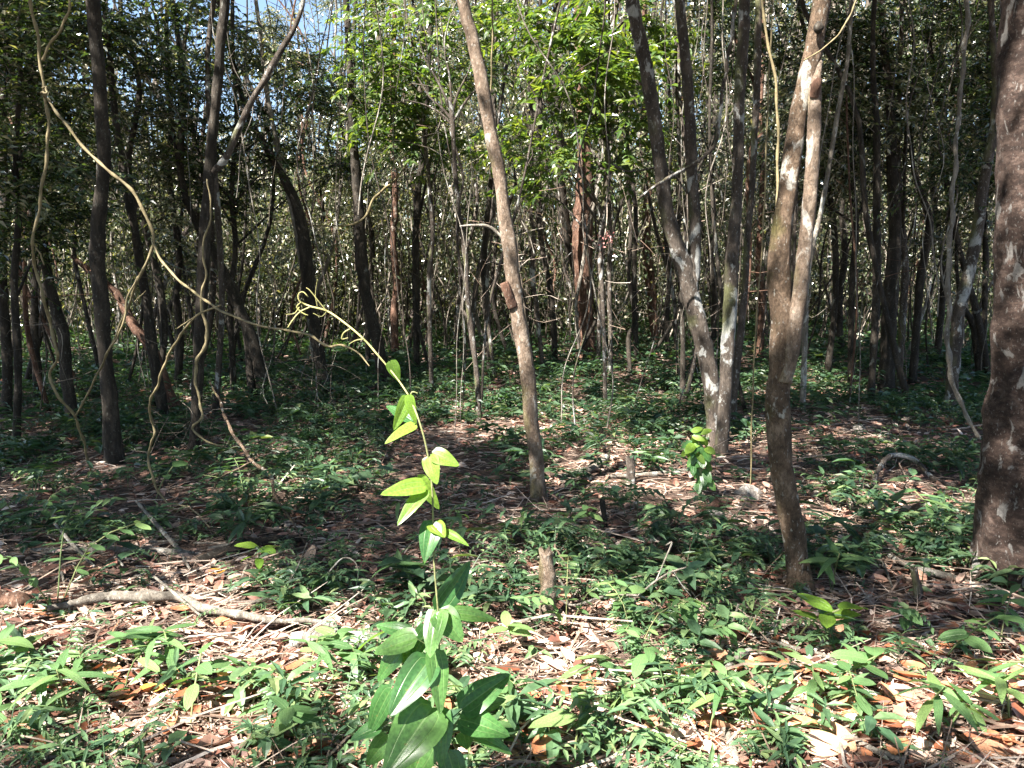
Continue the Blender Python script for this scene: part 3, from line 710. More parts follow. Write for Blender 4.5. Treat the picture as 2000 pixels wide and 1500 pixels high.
# ------------------------------------------------------------------ fill trees of the middle and far distance
ZONES = [(-999, 160, "left of the straight dark brown tree"), (160, 480, "around the rusty leaning trunk"), (480, 860, "around the white-flecked black tree"),
         (860, 1150, "behind the leaning lit tree"), (1150, 1480, "behind the curving flaking tree"), (1480, 1700, "behind the forked tree"), (1700, 2099, "around the dark clump of trunks")]
TL = [(75, "the leftmost liana"), (205, "the straight dark brown tree"), (300, "the crooked dark tree"), (395, "the spiral-wrapped tree"), (510, "the left-leaning dark tree"), (620, "the tree carrying a pale branch"),
      (735, "the white-flecked black tree"), (925, "the thin bare-crowned tree"), (1015, "the leaning lit tree"), (1143, "the stout bare trunk"), (1280, "the brown lit trunk"), (1365, "the flaking tree"),
      (1425, "the lichen-spotted straight tree"), (1530, "the forked tree"), (1740, "the dark clump of trunks"), (1855, "the pale curving liana"), (1990, "the big red-brown trunk")]
GL = [(1068, 1150, "the broken stump"), (300, 1200, "the fallen grey log"), (600, 1240, "the log's thin end"), (860, 1330, "the vine's big leaves"), (850, 1080, "the bare part of the vine"), (1560, 1160, "the forked tree's foot"),
      (1950, 1100, "the big trunk's foot"), (1400, 1370, "the forked pale stick"), (1600, 1440, "the long pale stick"), (1368, 950, "the small leafy sapling"), (1462, 962, "the flat grey rock"), (1053, 960, "the leaning lit tree's foot"),
      (1785, 1140, "the broken branch"), (1760, 945, "the arched root"), (230, 900, "the straight dark brown tree's foot"), (230, 1090, "the twig pile"), (500, 1080, "the half-buried dark log"), (320, 960, "the wavy liana's end"),
      (560, 990, "the leaning brown liana"), (1240, 1165, "the wiry dead branch"), (1250, 1480, "the middle of the bottom edge"), (150, 1470, "the lower left corner"), (1960, 1470, "the lower right corner"), (1460, 1230, "the looping dead twig"),
      (450, 1470, "the bottom edge's left part"), (1180, 1005, "the slim black stub"), (30, 1190, "the rotten log end"), (1800, 1320, "the red litter under the big trunk")]
def by_tree(px):
    q = min(TL, key=lambda t: abs(t[0] - px)); return ("just left of " if px < q[0] else "just right of ") + q[1]
def by_ground(px, py):
    q = min(GL, key=lambda t: (t[0] - px) ** 2 + 4 * (t[1] - py) ** 2)
    dx, dy = px - q[0], (py - q[1]) * 2
    return (("left of " if dx < 0 else "right of ") if abs(dx) > abs(dy) else ("behind " if dy < 0 else "in front of ")) + q[2]
def wob_path(x, y, top, r0, lean, n=8, wob=.14):
    z0 = H(x, y) - .04
    ts = np.linspace(0, 1, n)
    ox = np.cumsum(rng.normal(0, wob, n)); oy = np.cumsum(rng.normal(0, wob * .6, n))
    ox -= ox[0]; oy -= oy[0]
    return np.stack([x + ox + lean * ts * top, y + oy, z0 + ts * top, r0 * (1 - .6 * ts)], 1)
def fill_tree(px, Y):
    zone = next(z for z in ZONES if z[0] <= px < z[1])
    x = P(px, 600, Y)[0]
    r0 = random.choice([.014, .018, .024, .03, .038, .05])
    bark = random.choice(['bark_dark'] * 5 + ['bark_grey'] * 3 + ['bark_pale', 'bark_rust'])
    word = {'bark_dark': "dark", 'bark_grey': "grey", 'bark_pale': "pale", 'bark_rust': "reddish brown"}[bark]
    top = random.uniform(6, 9.5)
    lean = random.uniform(-.2, .2)
    pp = wob_path(x, Y, top, r0, lean, wob=random.choice([.12, .2, .34]))
    rs = resample(pp, 26)
    origin = rs[0][:3] + [0, 0, .04]
    thick = "slim" if r0 > .026 else "spindly"
    root = empty("tree", origin, f"{thick} {word} trunk{' leaning left' if lean < -.08 else (' leaning right' if lean > .08 else '')}, {'far back' if Y > 16 else 'nearer'}, {by_tree(px)}", "tree", f"background trees {zone[2]}")
    mb = MB(); tube(mb, rs[:, :3], rs[:, 3], 7, rough=.25, seed=random.random() * 9)
    obj("trunk", mb.mesh("trunk", M[bark], origin=origin), root)
    sky_side = px < 720
    spots = []
    n = random.randint(6, 9) if not sky_side else random.randint(4, 6)
    for i in range(n):
        f = random.uniform(.33, 1.0)
        a = rs[int(25 * f)][:3]
        spots.append(a + rng.normal(0, .75, 3) * [1, .8, .4] + [0, 0, .1])
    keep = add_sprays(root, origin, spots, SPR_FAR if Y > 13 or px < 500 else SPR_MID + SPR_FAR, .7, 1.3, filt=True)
    for s in keep:
        m3 = MB()
        idx = int(np.argmin(np.abs(rs[:, 2] - (s[2] - .35))))
        a = rs[idx][:3]
        lp = resample(np.array([a, (a + s) / 2 + rng.normal(0, .08, 3), s]), 6)
        tube(m3, lp, np.linspace(rs[idx][3] * .5, .004, 6), 4, cap=False)
        obj("limb", m3.mesh("limb", M[bark], origin=origin), root)
    # low dead side twigs
    for i in range(random.randint(3, 7)):
        idx = random.randint(4, 16); a = rs[idx][:3]
        d = np.array([random.uniform(-1, 1), random.uniform(-.6, .6), random.uniform(-.2, .9)]); L = random.uniform(.3, 1.1)
        b = a + d * L * .5; c = b + d * L * .4 + rng.normal(0, .12, 3)
        m3 = MB(); tube(m3, resample(np.array([a, b, c]), 5), np.linspace(.007, .002, 5), 4, cap=False)
        obj("dead_twig", m3.mesh("dead_twig", M[bark], origin=origin), root)
count = 0
for i in range(195):
    Y = 8.5 + 14 * (i / 195.0) ** .9
    px = ((i * 0.618034) % 1.0) * 2240 - 120
    if Y < 12 and (540 < px < 900 or 980 < px < 1330): Y += 4.5
    fill_tree(min(2098, px), Y)

# ------------------------------------------------------------------ far woods: one mass of stems and leaves
def far_woods():
    mb = MB()
    for i in range(520):
        Y = rng.uniform(19, 40); hx = Y * .78
        x = rng.uniform(-hx, hx)
        left = x / Y < -.22
        pp = wob_path(x, Y, rng.uniform(5, 8) if left else rng.uniform(8, 13), rng.choice([.03, .05, .07, .11]), rng.uniform(-.12, .12), n=6, wob=.2)
        tube(mb, resample(pp, 9)[:, :3], resample(pp, 9)[:, 3], 5, cap=False)
    for i in range(1300):   # hanging stems
        Y = rng.uniform(14, 30); x = rng.uniform(-Y * .75, Y * .75)
        pp = wob_path(x, Y, rng.uniform(2.5, 8), rng.choice([.006, .01, .018]), rng.uniform(-.25, .25), n=8, wob=.17)
        rs = resample(pp, 12)
        tube(mb, rs[:, :3], np.maximum(rs[:, 3], .005), 4, cap=False)
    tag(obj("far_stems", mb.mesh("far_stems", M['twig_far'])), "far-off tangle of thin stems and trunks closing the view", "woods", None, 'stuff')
    mb = MB()
    N = 6400
    Y = rng.uniform(17, 42, N); X = rng.uniform(-.8, .8, N) * Y
    Zb = rng.random(N) ** .8
    zmax = np.where(X / Y < -.18, 1.6 + Y * .14, 1.5 + Y * .40)
    Z = .3 + Zb * zmax
    keep = rng.random(N) < np.where((Z < 2.2) & (Y < 20), .5, 1.0)
    X, Y, Z = X[keep], Y[keep], Z[keep]
    N2 = 2200
    Y2 = rng.uniform(14.5, 26, N2); X2 = rng.uniform(-.78, .78, N2) * Y2; Z2 = 1.0 + rng.random(N2) * np.where(X2 / Y2 < -.18, 2.6, 3.6)
    X, Y, Z = np.concatenate([X, X2]), np.concatenate([Y, Y2]), np.concatenate([Z, Z2])
    n = 60
    C = np.stack([X, Y, Z], 1)
    Pn = np.repeat(C, n, 0) + rng.normal(0, 1, (len(C) * n, 3)) * [.65, .65, .5]
    d = rng.normal(0, 1, Pn.shape) + [0, 0, -.5]
    nr = rng.normal(0, .6, Pn.shape) + [0, 0, 1]
    L = rng.uniform(.09, .18, len(Pn)) * (Pn[:, 1] / 26) ** .5
    Pn[:, 2] = np.maximum(Pn[:, 2], .15)
    leaves(mb, Pn, d, nr, L, L * .45)
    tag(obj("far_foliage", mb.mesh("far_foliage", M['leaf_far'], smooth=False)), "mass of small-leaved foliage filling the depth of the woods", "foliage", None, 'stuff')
far_woods()

# ------------------------------------------------------------------ overhead canopy added for the light, clumps placed to dapple the floor
def canopy():
    mb = MB()
    C = []
    for i in range(19000):
        gx = rng.uniform(-10, 13); gy = rng.uniform(-9, 17)
        if abs(gx) > max(gy, 0) * .8 + 5: continue
        if gy < 0 and rng.random() < .35: continue
        if rng.random() < openness(gx, gy): continue
        z = rng.uniform(6.2, 10.5)
        p = np.array([gx, gy, 0]) + SD * (z / SD[2])
        q = to_px(*p)
        # keep the clumps out of the picture: only what hangs above the frame
        if p[1] > 1 and q[1] > -60: 
            if rng.random() < .8: continue
        C.append(p)
    C = np.array(C)
    n = 26
    Pn = np.repeat(C, n, 0) + rng.normal(0, 1, (len(C) * n, 3)) * [.22, .22, .14]
    d = rng.normal(0, 1, Pn.shape) * [1, 1, .4]
    nr = rng.normal(0, .5, Pn.shape) + [0, 0, 1]
    L = rng.uniform(.10, .20, len(Pn))
    leaves(mb, Pn, d, nr, L, L * .48)
    tag(obj("shade_canopy", mb.mesh("shade_canopy", M['leaf'], smooth=False)), "leafy canopy added above the frame, its clumps placed to throw dappled shade", "canopy", None, 'stuff')
canopy()

# ------------------------------------------------------------------ undergrowth plants
def plant_geo(r, kind, leaf_objs=False):
    """returns (stem MB points list, leaf list of (base,dir,normal,L,W)) for a plant about 1 unit = metres"""
    stems, lv = [], []
    if kind == 'bamboo':
        for s in range(r.integers(1, 3)):
            h = r.uniform(.07, .17); lean = r.normal(0, .06, 2)
            top = np.array([lean[0], lean[1], h])
            sp = np.array([[0, 0, -.02], [lean[0] * .3, lean[1] * .3, h * .55], top])
            stems.append((sp, .0022))
            n = r.integers(6, 11); a0 = r.uniform(0, 6.28)
            for i in range(n):
                a = a0 + i * 2.4 + r.normal(0, .3); f = 1 - .12 * (i % 4)
                b = sp[1] * (1 - f) * 2 + top * f if f > .5 else sp[1]
                b = sp[1] + (top - sp[1]) * max(0, (f - .5) * 2)
                el = r.uniform(-.25, .5)
                L = r.uniform(.085, .15)
                lv.append((b, np.array([math.cos(a), math.sin(a), el]), np.array([0, 0, 1.]) + r.normal(0, .35, 3), L, L * r.uniform(.17, .24)))
    elif kind == 'broad':
        h = r.uniform(.07, .18); lean = r.normal(0, .05, 2)
        top = np.array([lean[0], lean[1], h])
        sp = np.array([[0, 0, -.02], [lean[0] * .4, lean[1] * .4, h * .5], top])
        stems.append((sp, .0025))
        n = r.integers(4, 8); a0 = r.uniform(0, 6.28)
        for i in range(n):
            a = a0 + i * 1.9; f = 1 - i / n * .6
            b = sp[1] + (top - sp[1]) * (f - .4) / .6
            L = r.uniform(.06, .11)
            lv.append((b, np.array([math.cos(a), math.sin(a), r.uniform(-.3, .4)]), np.array([0, 0, 1.]) + r.normal(0, .3, 3), L, L * r.uniform(.38, .52)))
    else:  # pinnate
        nf = r.integers(2, 4); a0 = r.uniform(0, 6.28)
        for fdx in range(nf):
            a = a0 + fdx * 2.3 + r.normal(0, .3); L0 = r.uniform(.18, .32)
            out = np.array([math.cos(a), math.sin(a), 0])
            pts = np.array([[0, 0, -.02], out * L0 * .35 + [0, 0, L0 * .6], out * L0 * .8 + [0, 0, L0 * .75]])
            rs = resample(pts, 9); stems.append((pts, .002))
            side = np.array([-out[1], out[0], 0])
            for q in range(3, 9):
                for sg in (-1, 1):
                    L = r.uniform(.045, .065)
                    lv.append((rs[q], side * sg + out * .5 + [0, 0, -.1], np.array([0, 0, 1.]) + r.normal(0, .2, 3), L, L * .36))
    return stems, lv
def plant_mesh(name, seed, kind, material, fine=True):
    r = np.random.default_rng(seed); st, lv = plant_geo(r, kind)
    mb = MB()
    for sp, rad in st: tube(mb, resample(sp, 4), [rad] * 4, 3, cap=False)
    leaves(mb, [l[0] for l in lv], [l[1] for l in lv], np.array([l[2] for l in lv]), [l[3] for l in lv], [l[4] for l in lv], fine=fine, droop=.2, fold=.14)
    return mb
def leaf_blade(name, material, L, W, nu=8, nv=4, droop=.25, fold=.25, shape='lance', wave=0.0, seed=0):
    """single leaf with a UV, along +X, normal +Z"""
    V, UV = [], []
    r = random.Random(seed); ph = r.uniform(0, 6)
    for i in range(nu + 1):
        t = i / nu
        if shape == 'lance': wd = math.sin(math.pi * min(1, t * .92 + .04) ** .75) ** .9
        elif shape == 'heart': wd = (math.sin(math.pi * (t * .93 + .035) ** .58)) ** .75 * (1 - .15 * t)
        else: wd = math.sin(math.pi * (t * .95 + .02) ** .85) ** .7
        if i == nu: wd = 0.0
        if i == 0: wd = .06 if shape != 'heart' else .16
        for j in range(nv + 1):
            u = j / nv * 2 - 1
            y = u * wd * W * .5
            x = t * L - (abs(u) ** 1.5) * (L * .05 if shape == 'heart' and t < .35 else 0)
            z = abs(u) * wd * W * .5 * fold - droop * L * t * t + wave * W * math.sin(t * 9 + ph + (2 if u > 0 else 0)) * abs(u) * wd
            z -= (abs(u) ** 3) * wd * W * .06
            V.append((x, y, z)); UV.append((j / nv, t))
    f = []
    for i in range(nu):
        for j in range(nv):
            a = i * (nv + 1) + j
            f.append((a, a + nv + 1, a + nv + 2, a + 1))
    mb = MB(); mb.add(V, f)
    return mb.mesh(name, material, uvs=UV)
def orient(o, base, d, nrm):
    d = Vector(d).normalized(); n = Vector(nrm); s = n.cross(d).normalized(); n = d.cross(s).normalized()
    m = Matrix((d, s, n)).transposed().to_4x4()
    o.matrix_local = Matrix.Translation(Vector(base)) @ m
BL = {k: [leaf_blade("leaf", M['leaf_seed'], 1, wr, shape=sh, droop=dr, seed=i, nu=7, nv=4, wave=.05) for i, (wr, dr) in enumerate(ps)]
      for k, sh, ps in [('bamboo', 'lance', [(.18, .15), (.22, .3), (.2, .45)]), ('broad', 'oval', [(.42, .15), (.5, .3), (.38, .25)]), ('pinnate', 'oval', [(.34, .05), (.38, .1)])]}
PLANT_WORD = {'bamboo': "lance-leaved bamboo-like seedling", 'broad': "broad-leaved seedling", 'pinnate': "feathery-leaved seedling"}
def hero_protos(kind, seed):
    r = np.random.default_rng(seed); st, lv = plant_geo(r, kind)
    mb = MB()
    for sp, rad in st: tube(mb, resample(sp, 6), [rad] * 6, 5)
    return mb.mesh("stem", M['shoot_dark']), lv
PROT = {k: [hero_protos(k, 50 + i * 7 + len(k)) for i in range(5)] for k in ('bamboo', 'broad', 'pinnate')}
def hero_plant(px, py, kind, s, label, rz=None, lmat=None):
    g = G(px, py)
    root = empty("seedling", g, label, "seedling", "seedlings in the front of the picture")
    st, lv = random.choice(PROT[kind])
    root.rotation_euler = (0, 0, rz if rz is not None else random.uniform(0, 6.28)); root.scale = (s, s, s)
    obj("stem", st, root)
    for l in lv:
        o = obj("leaf", random.choice(BL[kind]), root)
        orient(o, l[0], l[1], l[2]); o.scale = (l[3], l[3], l[3])
        if lmat:
            o.material_slots[0].link = 'OBJECT'; o.material_slots[0].material = M[lmat]
    return root
HP = [ (590, 1190, 'bamboo', 1.3, "between the left twig pile and the vine"), (350, 1375, 'bamboo', 1.35, "in front of the fallen grey log"), (130, 1410, 'bamboo', 1.1, "at the lower left corner"),
 (240, 1375, 'bamboo', 1.2, "below the left end of the fallen grey log"), (1210, 1440, 'bamboo', 1.2, "below the short broken stump, near the bottom edge"), (1115, 1330, 'bamboo', 1.3, "right below the short broken stump"),
 (1000, 1270, 'broad', 1.1, "between the vine and the short broken stump"), (1480, 1450, 'bamboo', 1.1, "beside the forked pale stick"), (1590, 1430, 'bamboo', 1.0, "over the long pale stick"),
 (1800, 1440, 'bamboo', 1.6, "large, in the lower right litter"), (1870, 1390, 'bamboo', 1.1, "behind the large lower right one"), (1330, 1380, 'bamboo', 1.25, "midway between the stump and the forked stick"),
 (1380, 1470, 'bamboo', 1.1, "left of the forked pale stick"), (1885, 1330, 'bamboo', 1.3, "sunlit below the big red-brown trunk"), (1830, 1300, 'broad', 1.2, "beside the sunlit one below the big trunk"),
 (1970, 1440, 'bamboo', 1.1, "at the lower right corner"), (1690, 1440, 'broad', 1.1, "amid orange leaves on the lower right"), (700, 1340, 'bamboo', 1.1, "just left of the vine's big leaves"),
 (620, 1290, 'broad', 1.0, "at the thin end of the fallen grey log"), (450, 1330, 'bamboo', 1.25, "in front of the middle of the fallen log"), (60, 1300, 'broad', 1.2, "under the left edge of the fallen log"),
 (1250, 1330, 'broad', 1.1, "right of the short broken stump's foot"), (1420, 1390, 'bamboo', 1.0, "at the fork of the pale stick"), (1625, 1165, 'bamboo', 1.4, "in shade at the foot of the forked tree"),
 (1910, 1110, 'bamboo', 1.3, "beside the flared foot of the big trunk"), (1830, 1040, 'bamboo', 1.4, "in shade left of the big trunk"), (1545, 1255, 'broad', 1.5, "yellow-green, below the forked tree"),
 (510, 1130, 'broad', 1.6, "yellow-tipped, behind the fallen grey log"), (1120, 1500, 'broad', 1.5, "round-leaved at the bottom edge"), (370, 1450, 'broad', 1.3, "with drooping leaves near the bottom edge"),
 (560, 1450, 'broad', 1.1, "at the bottom left of the vine"), (1180, 1225, 'broad', 1.1, "in front of the stump's right side"), (650, 1140, 'broad', 1.1, "behind the lance-leaved one left of the vine"),
 (1300, 1240, 'broad', 1.2, "with dark leaves right of the stump"), (1595, 1370, 'broad', 1.2, "behind the long pale stick"), (110, 1190, 'pinnate', 1.7, "tall at the left end of the fallen log"),
 (600, 1400, 'pinnate', 1.0, "tiny-leafleted, front left of the vine"), (1105, 1250, 'pinnate', 1.0, "against the right side of the short broken stump"), (1240, 1290, 'pinnate', 1.0, "small, right of the stump in half shade"),
 (1435, 1290, 'pinnate', 1.0, "small, between stump and forked tree"), (60, 1040, 'pinnate', 1.6, "round-leafleted in the left shade"), (480, 1000, 'pinnate', 1.5, "under the hanging liana tip"),
 (300, 985, 'broad', 1.8, "where the wavy liana touches the floor"), (1150, 1040, 'broad', 1.3, "just right of the lit leaning tree's foot"), (1010, 1040, 'bamboo', 1.2, "at the lit leaning tree's foot"),
 (900, 1060, 'bamboo', 1.2, "behind the vine's upper leaves"), (740, 1030, 'bamboo', 1.2, "in shade left of the vine's upper leaves"), (1450, 1120, 'broad', 1.2, "in shade left of the forked tree's foot"),
 (170, 1330, 'broad', 1.1, "pale, between log and lower left corner"), (290, 1300, 'bamboo', 1.2, "touching the front of the fallen log"), (520, 1400, 'bamboo', 1.0, "small, in the dark leaves left of the vine"),
 (1650, 1320, 'broad', .9, "tiny, in the red litter right of centre"), (1770, 1250, 'broad', 1.0, "small, below the curved dead stick"), (950, 1460, 'broad', 1.0, "under the vine's right leaves"),
 (30, 1400, 'bamboo', 1.0, "cut by the left edge of the photo"), (1950, 1280, 'bamboo', 1.2, "cut by the right edge of the photo"), (1270, 1480, 'bamboo', 1.0, "at the bottom edge right of the round-leaved one"),
 (850, 1350, 'broad', 1.3, "hidden behind the vine's big leaves"), (780, 1150, 'bamboo', 1.1, "left of the bare part of the vine stem"), (1040, 1400, 'bamboo', 1.0, "between vine and bottom centre litter")]
for px, py, kd, s, wh in HP:
    young = "yellow" in wh
    hero_plant(px, py, kd, s * random.uniform(.92, 1.15), f"{PLANT_WORD[kd]} {wh}", lmat='leaf_vine_young' if young else None)

SEED = {k: [plant_mesh("seedling", 900 + i * 13 + len(k), k, None).mesh("seedling", M['leaf_ground'], smooth=False) for i in range(5)] for k in ('bamboo', 'broad', 'pinnate')}
def clump_mask(x, y):
    return noise.noise(Vector((x * .9, y * .9, 20))) + .5 * noise.noise(Vector((x * 2.6, y * 2.6, 4)))
CLEAR = []
for a in [(1068, 1215, .3), (1068, 1270, .22), (1068, 1330, .15), (1050, 975, .3), (1565, 1160, .25), (1370, 985, .3), (1460, 965, .3), (1678, 840, .4), (225, 905, .35), (1400, 1000, .3), (1406, 885, .4), (1180, 1030, .2), (1232, 945, .3),
          (200, 1205, .25), (280, 1200, .25), (360, 1205, .25), (440, 1230, .22), (530, 1240, .2), (610, 1245, .2), (100, 1090, .3), (240, 1095, .3), (340, 1095, .3), (30, 1190, .25), (1390, 1400, .12), (1800, 1150, .3), (1760, 945, .4), (1910, 860, .4), (310, 970, .3), (590, 1060, .3), (860, 850, .35), (1010, 840, .35), (1150, 890, .3)]:
    g = G(a[0], a[1]); CLEAR.append((g[0], g[1], a[2]))
def cleared(x, y):
    for a, b, r in CLEAR:
        if abs(x - a) < r and -r * 2.2 < y - b < r * .6: return True
    return False
used = 0; tries = 0
while used < 235 and tries < 6000:
    tries += 1
    px = random.uniform(-20, 2020); py = 900 + 600 * random.random() ** 1.0
    g = G(px, py)
    if cleared(g[0], g[1]) or clump_mask(g[0], g[1]) < -.12 or (py > 1250 and random.random() < .5): continue
    kd = random.choice(['bamboo', 'bamboo', 'broad', 'broad', 'broad', 'pinnate'])
    o = obj("seedling", random.choice(SEED[kd])); o.location = tuple(g); s = random.uniform(.65, 1.2)
    o.scale = (s, s, s); o.rotation_euler = (random.uniform(-.15, .15), random.uniform(-.15, .15), random.uniform(0, 6.28))
    side = "left of the vine" if px < 800 else ("between the vine and the forked tree" if px < 1500 else "right of the forked tree")
    band = "sunlit litter" if py > 1180 else "shaded ground"
    tag(o, f"{'tiny' if s < .85 else ('low' if s < 1.05 else 'larger')} {PLANT_WORD[kd]} {by_ground(px, py)}", "seedling", f"low seedlings on the {band} {side}")
    used += 1

def undergrowth():
    mb = MB()
    geos = [(k, plant_geo(np.random.default_rng(400 + i), k)) for i, k in enumerate(['bamboo', 'broad', 'broad', 'broad', 'pinnate', 'bamboo', 'broad', 'broad', 'bamboo', 'broad', 'broad', 'pinnate', 'broad'])]
    arrs = []
    for k, (st, lv) in geos:
        arrs.append((k, st, np.array([l[0] for l in lv]), unit(np.array([l[1] for l in lv])), np.array([l[2] for l in lv]), np.array([l[3] for l in lv]), np.array([l[4] for l in lv])))
    n = 0
    for i in range(19000):
        py_ = rng.random()
        Y = 3.3 + 23 * py_ ** 1.25
        x = rng.uniform(-.74, .74) * Y
        dens = clump_mask(x, Y)
        if dens < (-.12 if Y < 9 else -.3) and rng.random() < .75: continue
        if Y < 7 and rng.random() < .88 - .16 * (Y - 3.3): continue
        if cleared(x, Y) and rng.random() < .93: continue
        k, st, B, D, N_, L, W = arrs[rng.integers(len(arrs))]
        s = rng.choice([.6, .75, .9, 1.1, 1.5], p=[.2, .25, .25, .2, .1]) * (1.05 + max(0, Y - 8) * .06); a = rng.uniform(0, 6.28)
        c, sn = math.cos(a), math.sin(a)
        Rm = np.array([[c, -sn, 0], [sn, c, 0], [0, 0, 1]])
        org = np.array([x, Y, H(x, Y)])
        step = 1 if Y < 12 else 2
        leaves(mb, (B[::step] @ Rm.T) * s + org, D[::step] @ Rm.T, N_[::step] @ Rm.T, L[::step] * s * (1 if step == 1 else 1.35), W[::step] * s * (1 if step == 1 else 1.35), fine=Y < 6, droop=.2, fold=.14)
        if Y < 8:
            for sp, rad in st: tube(mb, (resample(sp, 3) @ Rm.T) * s + org, [rad] * 3, 3, cap=False)
    tag(obj("undergrowth", mb.mesh("undergrowth", M['leaf_low'], smooth=False)), "carpet of low green undergrowth covering the forest floor", "undergrowth", None, 'stuff')
undergrowth()
def small_seedlings():
    mb = MB()
    geos = []
    for i, k in enumerate(['broad', 'pinnate', 'broad', 'bamboo', 'broad', 'bamboo']):
        st, lv = plant_geo(np.random.default_rng(700 + i), k)
        geos.append((st, np.array([l[0] for l in lv]), unit(np.array([l[1] for l in lv])), np.array([l[2] for l in lv]), np.array([l[3] for l in lv]), np.array([l[4] for l in lv])))
    for i in range(1500):
        Y = rng.uniform(1.9, 4.6); x = rng.uniform(-.74, .74) * Y
        if clump_mask(x * 1.3, Y * 1.3) < -.05 and rng.random() < .8: continue
        if cleared(x, Y) and rng.random() < .8: continue
        if x > .9 and Y < 2.9 and rng.random() < .6: continue
        st, B, D, N_, L, W = geos[rng.integers(len(geos))]
        s = rng.uniform(.35, .8); a = rng.uniform(0, 6.28); c, sn = math.cos(a), math.sin(a)
        Rm = np.array([[c, -sn, 0], [sn, c, 0], [0, 0, 1]]); org = np.array([x, Y, H(x, Y)])
        leaves(mb, (B @ Rm.T) * s + org, D @ Rm.T, N_ @ Rm.T, L * s, W * s, fine=True, droop=.2, fold=.14)
        for sp, rad in st: tube(mb, (resample(sp, 3) @ Rm.T) * s + org, [rad * .7] * 3, 3, cap=False)
    tag(obj("ground_cover", mb.mesh("ground_cover", M['leaf_ground'], smooth=False)), "fine tiny seedlings sprouting through the sunlit litter", "ground cover", None, 'stuff')
small_seedlings()

# ------------------------------------------------------------------ litter
def litter():
    mb = MB(); N = 26000
    Y = 1.7 + 14 * rng.random(N) ** 1.9; X = rng.uniform(-.76, .76, N) * Y + rng.normal(0, .1, N)
    Z = np.array([H(x, y) for x, y in zip(X, Y)]) + rng.uniform(.0, .03, N)
    a = rng.uniform(0, 6.28, N)
    d = np.stack([np.cos(a), np.sin(a), rng.normal(0, .18, N)], 1)
    nr = rng.normal(0, .35, (N, 3)) + [0, 0, 1]
    L = rng.uniform(.03, .10, N) * np.where(Y > 7, 1.3, 1)
    leaves(mb, np.stack([X, Y, Z], 1), d, nr, L, L * rng.uniform(.3, .6, N), fine=True, droop=-.1, fold=.22)
    tag(obj("leaf_litter", mb.mesh("leaf_litter", M['litter'], smooth=False)), "thick litter of small brown dead leaves on the ground", "leaf litter", None, 'stuff')
    mb = MB(); N = 19000
    for i in range(N):
        Y = 1.7 + 9 * rng.random() ** 1.9; x = rng.uniform(-.76, .76) * Y
        a = rng.normal(0, .9) if rng.random() < .7 else rng.uniform(0, 6.28)
        L = rng.uniform(.04, .30) if rng.random() < .9 else rng.uniform(.3, .7)
        z = H(x, Y) + rng.uniform(.004, .04)
        dz = rng.normal(0, .10)
        p0 = np.array([x, Y, z]); p1 = p0 + np.array([math.cos(a), math.sin(a), dz]) * L
        m = (p0 + p1) / 2 + rng.normal(0, .06, 3) * L * [1, 1, .6]
        r = rng.choice([.0012, .0018, .0028, .004], p=[.3, .35, .25, .1]) * (1.5 if L > .3 else 1)
        tube(mb, np.array([p0, m, p1]), [r, r, r * .6], 3, cap=False)
    tag(obj("twig_litter", mb.mesh("twig_litter", M['twig'], smooth=False)), "scattered thin dry twigs and straw over the ground", "twigs", None, 'stuff')
litter()
def curled(name, material, seed):
    r = random.Random(seed); L, W = 1, r.uniform(.42, .58); V = []; nu, nv = 7, 4
    cu, cv, tw = r.uniform(-.5, .8), r.uniform(.4, 1.6), r.uniform(-.5, .5)
    UV = []
    for i in range(nu + 1):
        t = i / nu; wd = max(.0, math.sin(math.pi * (t * .96 + .02) ** .9)) ** .7
        for j in range(nv + 1):
            u = j / nv * 2 - 1
            y = u * wd * W * .5; x = t - .5
            z = cu * (x * x) * .6 + cv * y * y * 1.6 + tw * x * y + r.uniform(-.015, .015)
            V.append((x, y, z)); UV.append((j / nv, t))
    f = [(i * (nv + 1) + j, (i + 1) * (nv + 1) + j, (i + 1) * (nv + 1) + j + 1, i * (nv + 1) + j + 1) for i in range(nu) for j in range(nv)]
    mb = MB(); mb.add(V, f)
    return mb.mesh(name, material, uvs=UV)
FL = [curled("fallen_leaf", M['dead'], i) for i in range(10)]
for i in range(290):
    # denser where the photo shows big orange leaves
    if i < 150: px, py = random.uniform(1350, 2010), random.uniform(1240, 1500)
    elif i < 265: px, py = random.uniform(0, 1400), random.uniform(1330, 1505)
    else: px, py = random.uniform(0, 1900), random.uniform(1100, 1400)
    g = G(px, py)
    o = obj("fallen_leaf", random.choice(FL)); s = random.uniform(.075, .15)
    o.scale = (s, s, s); o.location = (g[0], g[1], g[2] + random.uniform(.02, .045))
    o.rotation_euler = (random.gauss(0, .4) + (3.14 if random.random() < .35 else 0), random.gauss(0, .3), random.uniform(0, 6.28))
    side = "the lower right ground below the forked tree" if px > 1450 else ("the ground left of the vine" if px < 850 else "the ground between vine and forked tree")
    tag(o, f"{'small' if s < .085 else ('curled' if s < .115 else 'large')} {'upturned' if abs(o.rotation_euler[0]) > 2 else 'flat-lying'} dead brown leaf {by_ground(px, py)}", "dead leaf", f"curled dead leaves on {side}")
for px, py in [(425, 1133), (300, 1365)]:
    g = G(px, py); o = obj("fallen_leaf", FL[2]); o.scale = (.09,) * 3; o.location = (g[0], g[1], g[2] + .03); o.rotation_euler = (.2, .1, .3)
    o.material_slots[0].link = 'OBJECT'; o.material_slots[0].material = M['yellow']
    tag(o, "bright yellow-orange dead leaf behind the fallen grey log" if px == 425 else "yellow dead leaf in front of the fallen grey log", "dead leaf", "yellow dead leaves")

